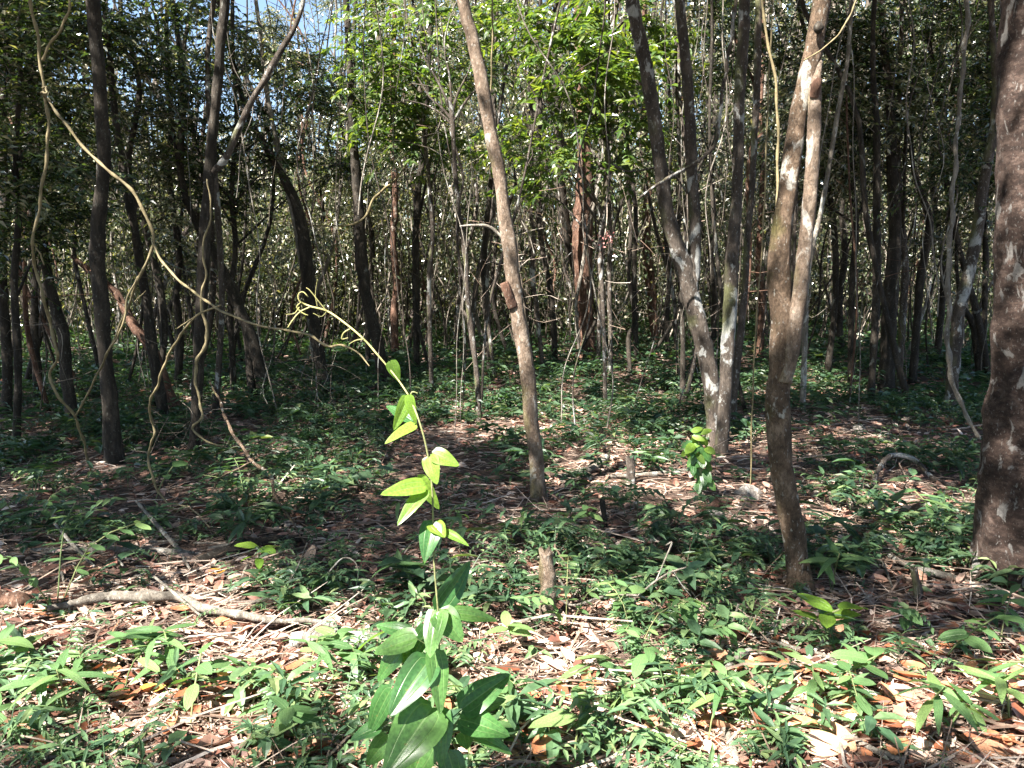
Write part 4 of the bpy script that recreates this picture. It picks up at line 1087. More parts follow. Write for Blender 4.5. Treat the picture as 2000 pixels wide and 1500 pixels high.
# ------------------------------------------------------------------ fallen wood, stumps, rocks
def ground_stick(label, path, bark, name="stick", cat="stick", k=8, lift=.01, extra=(), rough=.3, group="fallen wood on the forest floor", zup=None):
    rows = []
    for q in path:
        g = G(q[0], q[1]); r = q[2] * .5 * scale_at(q[0], q[1], g[1])
        rows.append((g[0], g[1], g[2] + r * .7 + lift + (q[3] if len(q) > 3 else 0), r))
    rs = resample(np.array(rows), max(14, len(rows) * 10)); rs[:, 3] = np.maximum(rs[:, 3], .0015)
    mb = MB(); tube(mb, rs[:, :3], rs[:, 3], k, rough=rough, fine=True, freq=22, seed=random.random() * 9)
    if extra:
        root = empty(name, rs[0][:3], label, cat, group)
        obj("shaft", mb.mesh("shaft", M[bark], origin=rs[0][:3]), root)
        for e in extra:
            er = []
            for q in e:
                g = G(q[0], q[1]); r = q[2] * .5 * scale_at(q[0], q[1], g[1]); er.append((g[0], g[1], g[2] + r + lift + (q[3] if len(q) > 3 else 0), r))
            es = resample(np.array(er), 16); m2 = MB(); tube(m2, es[:, :3], np.maximum(es[:, 3], .0012), 6, rough=rough, fine=True, freq=25)
            obj("side_branch", m2.mesh("side_branch", M[bark], origin=rs[0][:3]), root)
        return root
    o = obj(name, mb.mesh(name, M[bark], origin=rs[0][:3]), loc=rs[0][:3])
    return tag(o, label, cat, group)
ground_stick("long crooked grey fallen log across the left foreground", [(95, 1222, 10), (150, 1212, 15), (210, 1202, 20), (290, 1196, 22), (350, 1200, 19), (400, 1216, 17), (470, 1234, 15), (540, 1238, 11), (610, 1242, 9), (665, 1252, 8)],
    'bark_pale', "log", "log", k=14, lift=.05, extra=[[(305, 1180, 5, .06), (345, 1212, 6, .05), (395, 1245, 5, .03)], [(655, 1252, 8, .02), (663, 1285, 7, 0)]])
ground_stick("reddish rotten log end at the left edge", [(-30, 1185, 30), (10, 1190, 30), (50, 1196, 28), (62, 1198, 14)], 'bark_rust', "log", "log", k=12)
ground_stick("long pale dead branch under the twig pile behind the fallen log", [(60, 1085, 8), (150, 1085, 12), (240, 1088, 15), (330, 1090, 14), (380, 1095, 8)], 'bark_pale', "log", "log", k=10)
ground_stick("dark half-buried log behind the twig pile", [(385, 1110, 20), (450, 1092, 24), (520, 1075, 22), (590, 1062, 16)], 'bark_dark', "log", "log", k=12)
ground_stick("grey weathered log partly hidden left of the vine's leaves", [(570, 1275, 30), (640, 1268, 34), (710, 1268, 30), (760, 1270, 22)], 'bark_pale', "log", "log", k=12)
ground_stick("thick pale forked stick in the bottom right litter", [(1395, 1350, 20), (1390, 1390, 16), (1405, 1430, 16), (1425, 1470, 14), (1440, 1510, 14)], 'bark_pale', k=10, lift=.02, extra=[[(1392, 1362, 12, .02), (1440, 1310, 14, .02), (1470, 1290, 10, .0)]])
ground_stick("long straight pale stick running to the bottom edge on the right", [(1395, 1355, 10), (1450, 1368, 11), (1540, 1408, 12), (1620, 1445, 12), (1700, 1490, 12), (1760, 1530, 12)], 'bark_pale', lift=.03)
ground_stick("broken branch pointing at the big red-brown trunk", [(1735, 1105, 8, .02), (1790, 1128, 14, .02), (1860, 1145, 14), (1920, 1158, 12), (1990, 1168, 10)], 'bark_pale', k=10)
ground_stick("dry stick lying in shade behind the broken branch", [(1620, 1080, 6), (1690, 1110, 10), (1750, 1120, 8), (1800, 1118, 5)], 'bark_grey')
ground_stick("arched dead root in the shade between forked tree and big trunk", [(1700, 975, 8), (1710, 950, 9, .06), (1735, 930, 10, .12), (1780, 930, 10, .10), (1830, 955, 9, .02), (1900, 960, 8)], 'bark_grey', "root", "root")
ground_stick("short lit log behind the small leafy sapling", [(1185, 905, 14), (1160, 925, 16), (1120, 935, 12), (1080, 940, 8)], 'bark_pale', "log", "log", k=12)
ground_stick("lit flat stick left of the small leafy sapling", [(1180, 940, 6), (1250, 935, 10), (1320, 930, 12), (1355, 925, 8)], 'bark_pale')
ground_stick("knobbly broken wood at the foot of the small sapling", [(1370, 1010, 18), (1390, 1000, 22), (1415, 992, 20), (1430, 985, 8)], 'bark_rust', "log", "log", k=10)
ground_stick("dark fallen branch in the shade right of the stump", [(1130, 1062, 5), (1200, 1055, 9), (1290, 1045, 10), (1350, 1035, 8), (1400, 1020, 6)], 'bark_grey')
ground_stick("thin bare stick along the red litter on the right", [(1460, 1255, 6), (1540, 1280, 8), (1600, 1300, 8), (1660, 1330, 6), (1720, 1350, 5)], 'bark_pale', lift=.03)
ground_stick("short grey stick slanting among leaves left of the twig pile", [(110, 1060, 6, .10), (140, 1085, 7, .05), (185, 1115, 6, 0)], 'bark_pale')
ground_stick("pale stick leaning over the twig pile", [(270, 1030, 6, .15), (310, 1065, 8, .08), (350, 1092, 8, .02), (372, 1120, 5, 0)], 'bark_pale')
for i in range(46):
    px, py = (random.uniform(20, 600), random.uniform(1040, 1180)) if i < 20 else (random.uniform(-10, 2000), random.uniform(960, 1480))
    L = random.uniform(40, 170) * (.6 + (py - 900) / 800); a = random.gauss(0, .35) if random.random() < .75 else random.uniform(0, 3.14)
    dx, dy = math.cos(a) * L, math.sin(a) * L * .45
    w_ = random.uniform(3, 7)
    reg = "twig pile behind the fallen grey log" if i < 20 else ("ground left of the vine" if px < 800 else ("ground between vine and forked tree" if px < 1500 else "ground right of the forked tree"))
    ground_stick(f"dry {'long' if L > 110 else 'short'} thin stick {by_ground(px, py)}", [(px, py, w_), (px + dx * .5, py + dy * .5 + random.uniform(-8, 8), w_, random.uniform(0, .03)), (px + dx, py + dy, w_ * .6)], random.choice(['bark_pale', 'bark_grey', 'bark_pale']), k=6,
                 lift=.015, group=f"dry sticks on the {reg}")

def post(label, pxb, pyb, pxt, pyt, wb, wt, bark, name="stump", broken=True):
    g = G(pxb, pyb)
    p1 = P(pxt, pyt, g[1]); r0 = wb * .5 * scale_at(pxb, pyb, g[1]); r1 = wt * .5 * scale_at(pxt, pyt, g[1])
    o3 = g.copy(); g = g - [0, 0, .03]
    rs = resample(np.array([(*g, r0 * 1.1), (*(g * .5 + p1 * .5 + [.006, 0, 0]), (r0 + r1) / 2), (*p1, r1)]), 30)
    mb = MB(); tube(mb, rs[:, :3], rs[:, 3], 18, rough=.25, fine=True, freq=20, seed=3)
    if broken:   # jagged top splinters
        k = 18; V = mb.v[0]
        for j in range(k):
            V[29 * k + j][2] += random.uniform(-.012, .022); V[28 * k + j][2] += random.uniform(-.005, .006)
        V[30 * k + 1][2] -= .02
    root = tag(obj(name, mb.mesh(name, M[bark], origin=o3), loc=o3), label, name, "stumps and broken posts")
    return root
post("short broken pale brown stump in the sunlit foreground", 1070, 1222, 1066, 1078, 35, 30, 'bark_tan_lit')
post("slim black burnt stub in front of the lit leaning tree's right", 1181, 1032, 1176, 978, 10, 10, 'bark_dark')
post("short dark stump in the shade left of the small sapling", 1231, 948, 1231, 895, 18, 16, 'bark_grey')
post("knobbly grey post stub below the broken branch", 1795, 1178, 1784, 1112, 15, 13, 'bark_grey')
post("tiny dark stub far back, left of the thin bare-crowned tree", 732, 850, 738, 812, 9, 7, 'bark_dark')
post("tiny dark stub between the vine and the thin bare-crowned tree", 818, 846, 818, 812, 6, 5, 'bark_dark')

def rock(label, px, py, wpx, hpx, group="rocks on the forest floor", material='rock'):
    g = G(px, py + hpx * .5); s = scale_at(px, py, g[1]); rx, rz = wpx * .5 * s, hpx * .5 * s
    import bmesh
    bm = bmesh.new(); bmesh.ops.create_icosphere(bm, subdivisions=4, radius=1)
    sd = random.uniform(0, 50)
    for v in bm.verts:
        n_ = noise.noise(v.co * 1.3 + Vector((sd, 0, 0))) * .35 + noise.noise(v.co * 3.5 + Vector((sd, 2, 0))) * .14
        v.co *= 1 + n_; v.co.x *= rx; v.co.y *= rx * .8; v.co.z *= rz * 1.2
    for f in bm.faces: f.smooth = True
    me = bpy.data.meshes.new("rock"); bm.to_mesh(me); bm.free(); me.materials.append(M[material])
    o = obj("rock", me, loc=(g[0], g[1], g[2] + rz * .5)); tag(o, label, "rock", group)
rock("flat pale grey rock right of the small leafy sapling", 1462, 962, 56, 28)
rock("small whitish stone in the shade right of the forked tree", 1678, 836, 24, 18)
rock("rounded stone beside the broken wood under the sapling", 1398, 1003, 36, 20)
rock("flat dark stone in the shade between forked tree and big trunk", 1690, 950, 34, 12)
rock("small pale stone behind the dark clump of trunks", 1782, 628, 14, 12)

# ------------------------------------------------------------------ lianas on the left
def liana(label, parts, material='liana', name="liana", group="lianas hanging in the left foreground", k=8, taper=None, cat="liana"):
    """parts: list of (partname, [(px,py,w,Y)...])"""
    first = parts[0][1]
    base = P(first[0][0], first[0][1], first[0][3])
    root = None
    meshes = []
    for nm, path in parts:
        rows = [(*P(a, b, c_), w_ * .40 * scale_at(a, b, c_)) for a, b, w_, c_ in path]
        rs = resample(np.array(rows), len(rows) * 9)
        j = np.arange(len(rs)); rs[:, 0] += np.sin(j * .55 + random.random() * 6) * rs[:, 3] * .45; rs[:, 1] += np.cos(j * .4) * rs[:, 3] * .4
        mb = MB(); tube(mb, rs[:, :3], np.maximum(rs[:, 3] * (1 + .18 * np.sin(j * 1.1 + 1)), .0012), k, rough=.12)
        meshes.append((nm, mb))
    root = empty(name, base, label, cat, group)
    for nm, mb in meshes:
        obj(nm, mb.mesh(nm, M[material], origin=base), root)
    return root
liana("long yellow hanging liana nearest the left edge, winding down to the floor", [
    ("stem", [(178, 925, 5, 6.0), (165, 870, 6, 5.8), (145, 812, 6, 5.6), (112, 772, 7, 5.5), (98, 732, 7, 5.5), (112, 692, 7, 5.4), (97, 632, 7, 5.4), (85, 580, 7, 5.3), (71, 532, 7, 5.3), (63, 482, 7, 5.2), (72, 430, 7, 5.2),
              (85, 350, 8, 5.2), (95, 255, 8, 5.2), (90, 200, 9, 5.2), (82, 150, 8, 5.2), (76, 90, 8, 5.2), (60, 0, 8, 5.2), (50, -90, 8, 5.2)]),
    ("branch", [(84, 118, 7, 5.2), (92, 95, 6, 5.2), (115, 62, 6, 5.2), (133, 25, 6, 5.2), (137, -20, 6, 5.2), (140, -90, 6, 5.2)]),
    ("twig", [(66, 478, 4, 5.2), (78, 495, 4, 5.2), (86, 518, 3, 5.2)]), ("tendril", [(86, 385, 3, 5.2), (96, 400, 2, 5.2)]),
    ("coil", [(83, 172, 5, 5.15), (90, 170, 5, 5.15), (90, 182, 5, 5.1), (82, 180, 5, 5.15), (88, 192, 5, 5.2)])])
liana("yellow liana slanting down from the leftmost one and bending back to the floor", [
    ("stem", [(92, 192, 6, 5.2), (125, 238, 7, 5.1), (175, 300, 7, 5.1), (235, 352, 8, 5.0), (268, 385, 8, 5.0), (288, 430, 8, 5.0), (300, 478, 7, 5.0), (270, 545, 6, 5.0), (245, 612, 6, 5.1), (215, 680, 6, 5.2), (188, 735, 5, 5.4), (165, 782, 5, 5.5), (145, 815, 4, 5.6)]),
    ("branch", [(270, 540, 5, 5.0), (250, 580, 5, 5.0), (238, 640, 5, 5.0), (212, 685, 4, 5.1)]), ("twig", [(262, 590, 3, 5.0), (285, 568, 2, 5.0)])])
liana("long liana sagging from the bend across to the yellow-green shoot", [
    ("stem", [(300, 478, 5, 5.0), (318, 512, 6, 4.9), (350, 548, 6, 4.8), (395, 582, 6, 4.6), (430, 606, 6, 4.4), (500, 634, 5, 4.1), (560, 645, 5, 3.8), (605, 655, 6, 3.6), (640, 676, 6, 3.4), (668, 674, 5, 3.2), (700, 690, 4, 3.1), (722, 715, 3, 3.0)])])
liana("wavy yellow liana dropping to the floor left of the spiral-wrapped tree", [
    ("stem", [(345, 1000, 4, 5.0), (318, 972, 5, 5.1), (300, 940, 6, 5.1), (290, 885, 6, 5.1), (302, 850, 6, 5.0), (298, 830, 6, 5.0), (292, 790, 6, 4.9), (308, 752, 6, 4.8), (324, 705, 6, 4.7), (348, 662, 6, 4.6), (378, 622, 5, 4.5), (405, 606, 5, 4.5), (432, 596, 4, 4.4)]),
    ("twig", [(378, 620, 3, 4.5), (360, 632, 3, 4.5), (345, 642, 2, 4.5)]),
    ("runner", [(345, 1000, 3, 5.0), (315, 985, 4, 4.9), (370, 992, 3, 4.7), (410, 1030, 3, 4.4)])])
liana("thick yellow liana spiralling around the dark tree", [
    ("stem", [(435, 872, 3, 6.0), (405, 862, 5, 6.0), (376, 838, 6, 6.0), (394, 815, 6, 6.0), (390, 785, 6, 6.1), (382, 740, 7, 6.1), (383, 710, 8, 6.1), (398, 680, 8, 6.1), (405, 650, 8, 6.1), (396, 610, 7, 6.1), (392, 580, 6, 6.1), (402, 540, 5, 6.1), (396, 480, 5, 6.1), (412, 420, 4, 6.1), (405, 350, 4, 6.1)])])
liana("brown liana leaning from the spiral-wrapped tree down to the right floor", [
    ("stem", [(595, 1060, 4, 4.3), (565, 1010, 6, 4.6), (540, 975, 8, 4.8), (528, 930, 8, 5.0), (495, 902, 8, 5.1), (460, 855, 8, 5.3), (440, 815, 7, 5.5), (428, 780, 5, 5.7), (408, 745, 4, 6.0)]),
    ("branch", [(495, 900, 5, 5.1), (460, 918, 4, 5.0), (432, 932, 4, 5.0), (410, 965, 4, 4.9)]), ("twig", [(535, 950, 4, 4.8), (515, 948, 3, 4.8), (502, 960, 2, 4.8)])], 'bark_brown')
liana("pale lichen-covered liana curving down beside the big red-brown trunk", [
    ("stem", [(1912, 858, 9, 6.4), (1890, 815, 10, 6.4), (1868, 770, 11, 6.4), (1856, 720, 12, 6.4), (1850, 690, 13, 6.4), (1853, 620, 11, 6.4), (1852, 540, 12, 6.4), (1857, 450, 11, 6.4), (1862, 370, 11, 6.4), (1868, 280, 10, 6.4), (1876, 180, 10, 6.4), (1886, 80, 11, 6.4), (1890, 0, 12, 6.4), (1895, -150, 12, 6.4)])],
    'bark_pale', group="lianas of the right side")
liana("grey curved liana hooking over the flaking tree's stems", [
    ("stem", [(1250, 386, 5, 6.4), (1290, 356, 7, 6.4), (1340, 328, 8, 6.4), (1385, 298, 8, 6.4), (1402, 262, 9, 6.4), (1406, 220, 8, 6.4), (1414, 160, 8, 6.4), (1424, 100, 8, 6.4), (1434, 30, 9, 6.4), (1440, -60, 9, 6.4)])],
    'bark_grey', group="lianas of the right side")
liana("straight tan rope-like liana just left of the forked tree", [
    ("stem", [(1466, 960, 3, 5.4), (1467, 880, 4, 5.4), (1470, 780, 4, 5.4), (1476, 640, 4, 5.4), (1484, 540, 4, 5.4), (1492, 420, 4, 5.4), (1498, 250, 4, 5.4), (1503, 120, 4, 5.4), (1510, 0, 4, 5.4), (1514, -120, 4, 5.4)])],
    'liana', group="lianas of the right side", k=6)
liana("curved tan liana running up against the forked tree's left stem", [
    ("stem", [(1524, 500, 4, 3.7), (1518, 400, 6, 3.75), (1519, 310, 7, 3.8), (1518, 200, 7, 3.8), (1508, 120, 7, 3.8), (1492, 40, 7, 3.8), (1488, -60, 7, 3.8)])],
    'liana', group="lianas of the right side", k=7)
liana("thin liana sweeping up to the right from the forked tree", [
    ("stem", [(1570, 118, 3, 3.55), (1600, 100, 3, 3.5), (1635, 70, 4, 3.5), (1660, 30, 4, 3.5), (1680, -20, 4, 3.5)])], 'liana', group="lianas of the right side", k=6)
liana("thin straight hanging stem right of the leaning lit tree's top", [
    ("stem", [(957, 202, 4, 5.6), (960, 130, 4, 5.6), (962, 40, 4, 5.6), (960, -60, 4, 5.6)])], 'liana', group="lianas of the middle", k=6)
liana("pale arched bare twig hanging at mid-left", [
    ("stem", [(598, 440, 3, 10.5), (650, 441, 4, 10.7), (690, 438, 6, 10.8), (715, 420, 7, 10.8), (730, 390, 7, 10.8), (750, 368, 7, 10.7), (772, 352, 5, 10.6), (800, 300, 4, 10.6), (815, 200, 4, 10.6), (822, 60, 4, 10.6)])], 'liana', group="lianas of the middle", k=6)
# background hanging lianas, each a thing
for i in range(95):
    px = random.uniform(0, 2000); Y = random.uniform(7.5, 14)
    z_top = random.uniform(4, 7.5); x = P(px, 400, Y)[0]
    zb = H(x, Y) if random.random() < .6 else random.uniform(.5, 2.5)
    n = 9; ts = np.linspace(0, 1, n); ox = np.cumsum(rng.normal(0, .10, n)) + math.sin(i) * .4 * ts
    r = random.uniform(.003, .009)
    pts = np.stack([x + ox, Y + np.cumsum(rng.normal(0, .05, n)), zb + (z_top - zb) * ts, np.full(n, r)], 1)
    rs = resample(pts, 40); rs[:, 0] += np.sin(np.arange(40) * .8 + i) * .012
    mb = MB(); tube(mb, rs[:, :3], rs[:, 3], 5, cap=False)
    org = rs[0][:3]
    pale = random.random() < .55
    o = obj("liana", mb.mesh("liana", M['bark_pale' if pale else 'bark_grey'], origin=org), loc=org)
    zone = next(z for z in ZONES if z[0] <= px < z[1])
    tag(o, f"{'pale' if pale else 'grey'} {'wiry' if r < .006 else 'thin'} liana hanging {'far back' if Y > 11 else 'nearer'}, {by_tree(px)}", "liana", f"background lianas {zone[2]}")

# dead twig tangles
def tangle(px, py, Y, rad, n, label, matn='twig_far', L=(.2, .6)):
    c = P(px, py, Y); mb = MB()
    for i in range(n):
        a = c + rng.normal(0, 1, 3) * rad * [1, .5, .7]; d = rng.normal(0, 1, 3) * [1, .6, .7]; l = rng.uniform(*L)
        pts = np.array([a, a + unit(d) * l * .5 + rng.normal(0, .05, 3), a + unit(d) * l + rng.normal(0, .08, 3)])
        tube(mb, resample(pts, 5), np.linspace(.004, .0015, 5), 3, cap=False)
    tag(obj("twig_tangle", mb.mesh("twig_tangle", M[matn], origin=c), loc=c), label, "twigs", None, 'stuff')
tangle(350, 850, 6.8, .28, 60, "tangle of dry fallen twigs beside the spiral-wrapped tree")
tangle(600, 770, 8.5, .35, 50, "grey brushy twig heap in the sunlit undergrowth left of centre")
tangle(60, 690, 7, .6, 60, "bare twigs crossing in the left shade")
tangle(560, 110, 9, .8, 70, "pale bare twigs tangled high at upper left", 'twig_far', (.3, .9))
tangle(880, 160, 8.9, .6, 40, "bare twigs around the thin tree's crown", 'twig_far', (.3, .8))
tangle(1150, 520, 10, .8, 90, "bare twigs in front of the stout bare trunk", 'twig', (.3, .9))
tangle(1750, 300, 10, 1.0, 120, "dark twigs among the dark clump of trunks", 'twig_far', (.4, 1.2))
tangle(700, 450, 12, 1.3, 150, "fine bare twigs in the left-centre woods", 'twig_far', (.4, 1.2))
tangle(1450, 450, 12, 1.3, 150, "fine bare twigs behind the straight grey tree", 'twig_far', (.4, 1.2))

# pink flower cluster
c = P(1180, 467, 9.3)
r_ = empty("flower_cluster", c, "small pinkish dried flower cluster in front of the woods right of centre", "flower cluster")
mb = MB(); n = 46; Pn = rng.normal(0, .055, (n, 3)); leaves(mb, Pn, rng.normal(0, 1, (n, 3)), rng.normal(0, 1, (n, 3)), np.full(n, .035), np.full(n, .02), fine=True)
tag(obj("petals", mb.mesh("petals", M['pink']), r_), kind="stuff")
mb = MB(); tube(mb, resample(np.array([(0, 0, 0), (.03, 0, .25), (.02, .02, .6)]), 8), np.full(8, .004), 5); obj("stalk", mb.mesh("stalk", M['twig']), r_)

# ------------------------------------------------------------------ small leafy sapling (1365, 980)
g = G(1368, 985)
sap = empty("sapling", g, "small sapling with a column of glossy bright leaves, left of the forked tree", "sapling")
Ys = g[1]
mb = MB(); pts = np.array([(*(P(1368, 985, Ys)), .012), (*P(1368, 930, Ys), .012), (*P(1366, 880, Ys), .008), (*P(1362, 840, Ys), .004)]); rs = resample(pts, 20)
tube(mb, rs[:, :3], rs[:, 3], 8, rough=.2); obj("stem", mb.mesh("stem", M['shoot_dark'], origin=g), sap)
SL = [leaf_blade("leaf", M['leaf_vine'], 1, wr, nu=8, nv=4, shape='oval', droop=.15, seed=i) for i, wr in enumerate((.45, .52))]
for i in range(52):
    py = random.uniform(838, 945); px = 1364 + random.uniform(-14, 14)
    a = random.uniform(0, 6.28); L = random.uniform(.08, .125)
    d = (math.cos(a) * .75, math.sin(a) * .6 - .25, random.uniform(-1.1, -.1)) if py > 850 else (math.cos(a), math.sin(a) * .5, .4)
    o = obj("leaf", random.choice(SL), sap)
    orient(o, P(px, py, Ys) - g, d, (random.gauss(-.3, .3), -1, .8)); o.scale = (L,) * 3
    if random.random() < .3: o.material_slots[0].link = 'OBJECT'; o.material_slots[0].material = M['leaf_vine_young']

# ------------------------------------------------------------------ the climbing vine in the centre foreground
YV = 1.85
vb = P(862, 1600, YV); vb[2] = max(vb[2] - .2, H(vb[0], vb[1])); vb = np.array([vb[0], YV, H(vb[0], YV)])
vine = empty("vine", vb, "young climbing vine with paired glossy heart-shaped leaves in the centre foreground", "vine")
def vtube(nm, path, material, k=7):
    rows = [(*P(a, b, c_), w_ * .5 * scale_at(a, b, c_)) for a, b, w_, c_ in path]
    if nm == "stem": rows[0] = (vb[0], vb[1], vb[2] - .02, .004)
    rs = resample(np.array(rows), len(rows) * 8); mb = MB(); tube(mb, rs[:, :3], np.maximum(rs[:, 3] * (.75 if nm != "stem" else 1), .0006), k, rough=.05)
    obj(nm, mb.mesh(nm, M[material], origin=vb), vine)
vtube("stem", [(868, 1700, 6, YV), (862, 1480, 5, YV), (858, 1380, 5, YV), (858, 1280, 4, YV), (856, 1200, 4, YV), (848, 1100, 4, YV), (846, 1020, 4, YV), (843, 940, 4, YV), (832, 870, 4, YV), (818, 820, 4, YV), (800, 775, 4, 1.9)], 'shoot_dark')
vtube("tip_shoot", [(800, 775, 4, 1.9), (782, 748, 4, 1.95), (762, 722, 4, 2.0), (735, 690, 5, 2.1), (712, 664, 5, 2.2), (680, 636, 5, 2.3), (640, 608, 5, 2.4), (605, 598, 5, 2.5), (585, 588, 4, 2.5), (583, 574, 3, 2.5), (592, 570, 3, 2.5), (602, 580, 3, 2.5)], 'shoot')
for pth in [[(605, 600, 4, 2.5), (585, 610, 4, 2.5), (570, 628, 5, 2.5), (562, 640, 3, 2.5)], [(585, 600, 4, 2.5), (575, 612, 3, 2.5), (560, 614, 2, 2.5)], [(588, 590, 3, 2.5), (580, 600, 4, 2.5), (592, 612, 4, 2.5), (602, 616, 2, 2.5)],
            [(638, 608, 3, 2.4), (622, 588, 3, 2.4), (606, 568, 3, 2.4), (598, 562, 2, 2.4)], [(620, 600, 2, 2.4), (616, 575, 2, 2.4), (620, 545, 2, 2.4)], [(688, 640, 4, 2.3), (672, 650, 5, 2.3), (668, 662, 4, 2.3), (680, 660, 3, 2.3)],
            [(712, 662, 4, 2.2), (695, 665, 4, 2.2), (682, 672, 2, 2.2)], [(640, 606, 2, 2.4), (628, 618, 2, 2.4), (612, 612, 2, 2.4)]]:
    vtube("tendril", pth, 'shoot', 5)
VL = {}
for nm, ml in (('v', 'leaf_vine'), ('y', 'leaf_vine_young')):
    for i, (wr, sh) in enumerate([(.30, 'oval'), (.36, 'heart'), (.42, 'heart'), (.50, 'heart'), (.58, 'heart'), (.7, 'heart')]):
        VL[nm, i] = leaf_blade("leaf", M[ml], 1, wr, nu=14, nv=8, shape=sh, droop=.12, fold=.35, wave=.03, seed=i + 3)
def vleaf(b, t, wpx, Yb=YV, dY=-.02, m='v', face=(0, -1, .75)):
    pb = P(b[0], b[1], Yb); pt = P(t[0], t[1], Yb + dY); d = pt - pb; L = np.linalg.norm(d)
    W = wpx * scale_at(b[0], b[1], Yb) * 1.35; wr = W / L
    idx = int(np.argmin([abs(wr - x) for x in (.30, .36, .42, .50, .58, .7)])); base = (.30, .36, .42, .50, .58, .7)[idx]
    o = obj("leaf", VL[m, idx], vine)
    fc = np.array(face) + rng.normal(0, .15, 3)
    d = d + np.array([0, 0, .12]) * L
    orient(o, pb - vb, d, fc); o.scale = (L, L * wr / base, L)
Lf = [((762, 706), (779, 746), 20, 2.0, 0, 'y', (.7, -1, .2)), ((797, 775), (773, 842), 22, 1.9, -.02, 'y', (.3, -1, .5)), ((800, 772), (808, 830), 20, 1.88, 0, 'y', (-.4, -1, .4)), ((806, 822), (752, 794), 26, 1.95, .05, 'v', (0, -.6, 1)),
      ((810, 830), (754, 868), 20, 1.88, -.05, 'y', (0, -1, .8)), ((845, 886), (894, 913), 27, YV, -.02, 'y', (0, -1, .9)), ((840, 892), (850, 946), 28, YV, -.03, 'y', (-.2, -1, .5)),
      ((828, 948), (746, 971), 29, YV, -.05, 'y', (0, -1, 1)), ((830, 958), (779, 1027), 24, YV, -.06, 'y', (-.2, -1, .7)), ((815, 932), (856, 998), 24, YV + .05, 0, 'y', (.4, -.8, .1)), ((822, 935), (808, 1005), 22, YV + .06, 0, 'y', (-.3, -1, .2)),
      ((846, 1020), (830, 1096), 34, YV, -.05, 'v', (-.2, -1, .6)), ((845, 1022), (868, 1050), 28, YV, -.03, 'y', (.2, -1, .6)), ((868, 1038), (914, 1068), 15, YV, -.03, 'y', (0, -.7, 1)), ((846, 1030), (826, 1104), 20, YV + .04, 0, 'v', (-.6, -1, .2)),
      ((854, 1190), (930, 1103), 40, YV, .10, 'v', (.5, -1, .4)), ((858, 1192), (838, 1284), 38, YV, -.07, 'v', (-.2, -1, .7)), ((858, 1195), (900, 1256), 42, YV, -.04, 'v', (.2, -1, .7)), ((886, 1196), (972, 1218), 24, YV, .02, 'v', (.1, -.8, 1)),
      ((812, 1246), (729, 1282), 38, YV, .02, 'v', (0, -.8, 1)), ((800, 1238), (732, 1224), 26, YV + .06, .04, 'v', (0, -.7, 1)), ((838, 1288), (766, 1402), 54, YV - .02, -.1, 'v', (-.2, -1, .8)), ((848, 1272), (864, 1394), 36, YV - .02, -.07, 'v', (.3, -1, .5)),
      ((844, 1382), (758, 1520), 76, YV - .05, -.12, 'v', (-.1, -1, .8)), ((862, 1385), (862, 1500), 36, YV - .03, -.06, 'v', (.3, -1, .5)), ((903, 1385), (1002, 1322), 46, YV + .05, .05, 'v', (.1, -.9, .9)), ((900, 1405), (994, 1442), 46, YV + .03, -.03, 'v', (0, -.8, 1)),
      ((905, 1395), (990, 1370), 34, YV + .1, .03, 'v', (0, -.8, 1)), ((782, 1272), (736, 1334), 34, YV + .03, 0, 'v', (-.5, -1, .4)), ((764, 1345), (717, 1444), 38, YV + .03, 0, 'v', (-.6, -1, .3)), ((906, 1425), (1000, 1476), 24, YV + .02, 0, 'v', (0, -.5, 1)),
      ((905, 1430), (912, 1466), 26, YV + .02, 0, 'v', (0, -1, .4)), ((745, 1418), (684, 1448), 30, YV + .04, 0, 'v', (0, -.7, 1)), ((842, 1430), (800, 1540), 52, YV + .02, -.03, 'v', (.1, -1, .6)), ((875, 1470), (900, 1560), 40, YV, -.03, 'v', (.2, -1, .6)),
      ((800, 1290), (778, 1250), 26, YV + .05, .04, 'v', (-.2, -1, .6)), ((835, 1225), (800, 1300), 30, YV + .05, 0, 'v', (-.5, -1, .3)), ((760, 1440), (716, 1500), 34, YV + .04, 0, 'v', (-.4, -1, .4)), ((860, 1180), (895, 1160), 24, YV + .06, .05, 'v', (.5, -1, .2))]
for l in Lf: vleaf(*l)
for pth in [[(858, 1290, 4, YV), (845, 1268, 3, YV), (812, 1246, 3, YV)], [(858, 1420, 4, YV), (880, 1405, 4, YV + .03), (903, 1385, 3, YV + .05)], [(858, 1440, 4, YV), (885, 1430, 4, YV), (906, 1425, 3, YV + .02)], [(858, 1350, 4, YV), (800, 1350, 3, YV + .03), (764, 1345, 3, YV + .03)],
            [(860, 1500, 4, YV), (800, 1450, 3, YV + .03), (745, 1418, 3, YV + .04)], [(856, 1190, 3, YV), (872, 1190, 3, YV), (886, 1196, 2, YV)], [(800, 778, 3, 1.9), (805, 766, 5, 1.9), (816, 768, 3, 1.9)]]:
    vtube("petiole", pth, 'shoot_dark', 5)

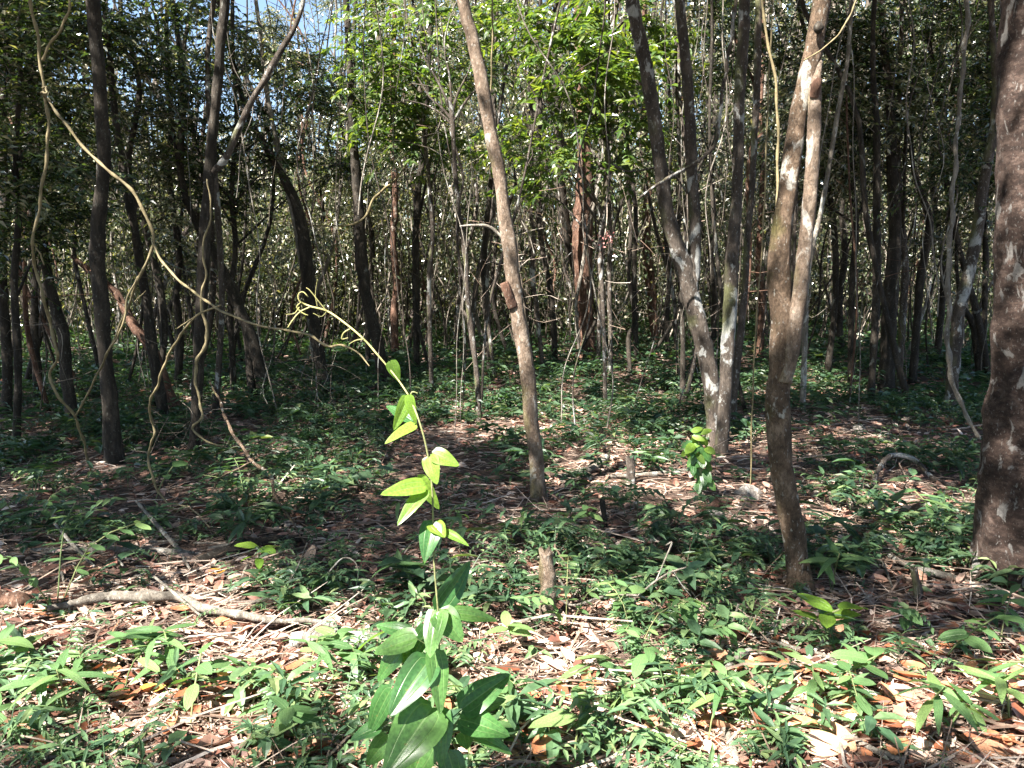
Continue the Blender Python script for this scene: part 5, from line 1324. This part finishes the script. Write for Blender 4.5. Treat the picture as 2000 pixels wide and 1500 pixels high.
# wiry pale twigs round the stump and on the right
def wire(label, paths, bark='bark_pale'):
    f = paths[0][0]; g0 = G(f[0], f[1])
    root = empty("dry_branch", g0, label, "dry branch", "wiry dry branches")
    for i, pth in enumerate(paths):
        rows = [(*P(a, b, g0[1] + (q[3] if len(q) > 3 else 0)), q[2] * .5 * scale_at(a, b, g0[1])) for q in pth for a, b in [(q[0], q[1])]]
        rs = resample(np.array(rows), len(rows) * 7); mb = MB(); tube(mb, rs[:, :3], np.maximum(rs[:, 3], .0009), 6, rough=.15)
        obj("twig", mb.mesh("twig", M[bark], origin=g0), root)
wire("wiry pale dead branch spreading right from the short broken stump", [[(1300, 1215, 3), (1270, 1175, 4), (1240, 1163, 5), (1180, 1165, 5), (1120, 1182, 5), (1085, 1165, 4)], [(1245, 1165, 4), (1280, 1135, 4), (1310, 1118, 4), (1340, 1108, 3)],
      [(1280, 1138, 3), (1300, 1090, 3), (1312, 1060, 4), (1300, 1065, 2)], [(1240, 1165, 3), (1245, 1200, 3), (1280, 1245, 3), (1290, 1270, 2)], [(1110, 1180, 4), (1098, 1140, 4), (1080, 1125, 3), (1052, 1130, 2)], [(1315, 1115, 2), (1330, 1140, 2), (1350, 1165, 2)]])
wire("wiry dead twig looping through the seedlings below the forked tree", [[(1370, 1250, 3), (1395, 1250, 4), (1430, 1215, 5), (1442, 1180, 4)], [(1370, 1248, 3), (1440, 1235, 3), (1500, 1222, 3), (1540, 1205, 2)], [(1480, 1190, 3), (1470, 1225, 4), (1455, 1235, 4)], [(1455, 1235, 4), (1500, 1242, 4), (1550, 1235, 4), (1562, 1215, 3)]])
wire("arched dry twig in the shade left of the vine", [[(540, 1180, 3), (555, 1150, 3), (580, 1110, 3), (600, 1060, 3)], [(640, 1120, 3), (670, 1090, 3), (695, 1100, 3), (700, 1130, 2)]])
wire("bare forked twig standing right of the seedlings in the lower middle", [[(1010, 1190, 3), (985, 1170, 3), (945, 1178, 2)], [(1020, 1165, 2), (1000, 1130, 3), (985, 1105, 2)]])
print("tris", sum(sum(len(p.vertices) - 2 for p in m.polygons) for m in bpy.data.meshes if m.users), "objs", len(scn.objects))
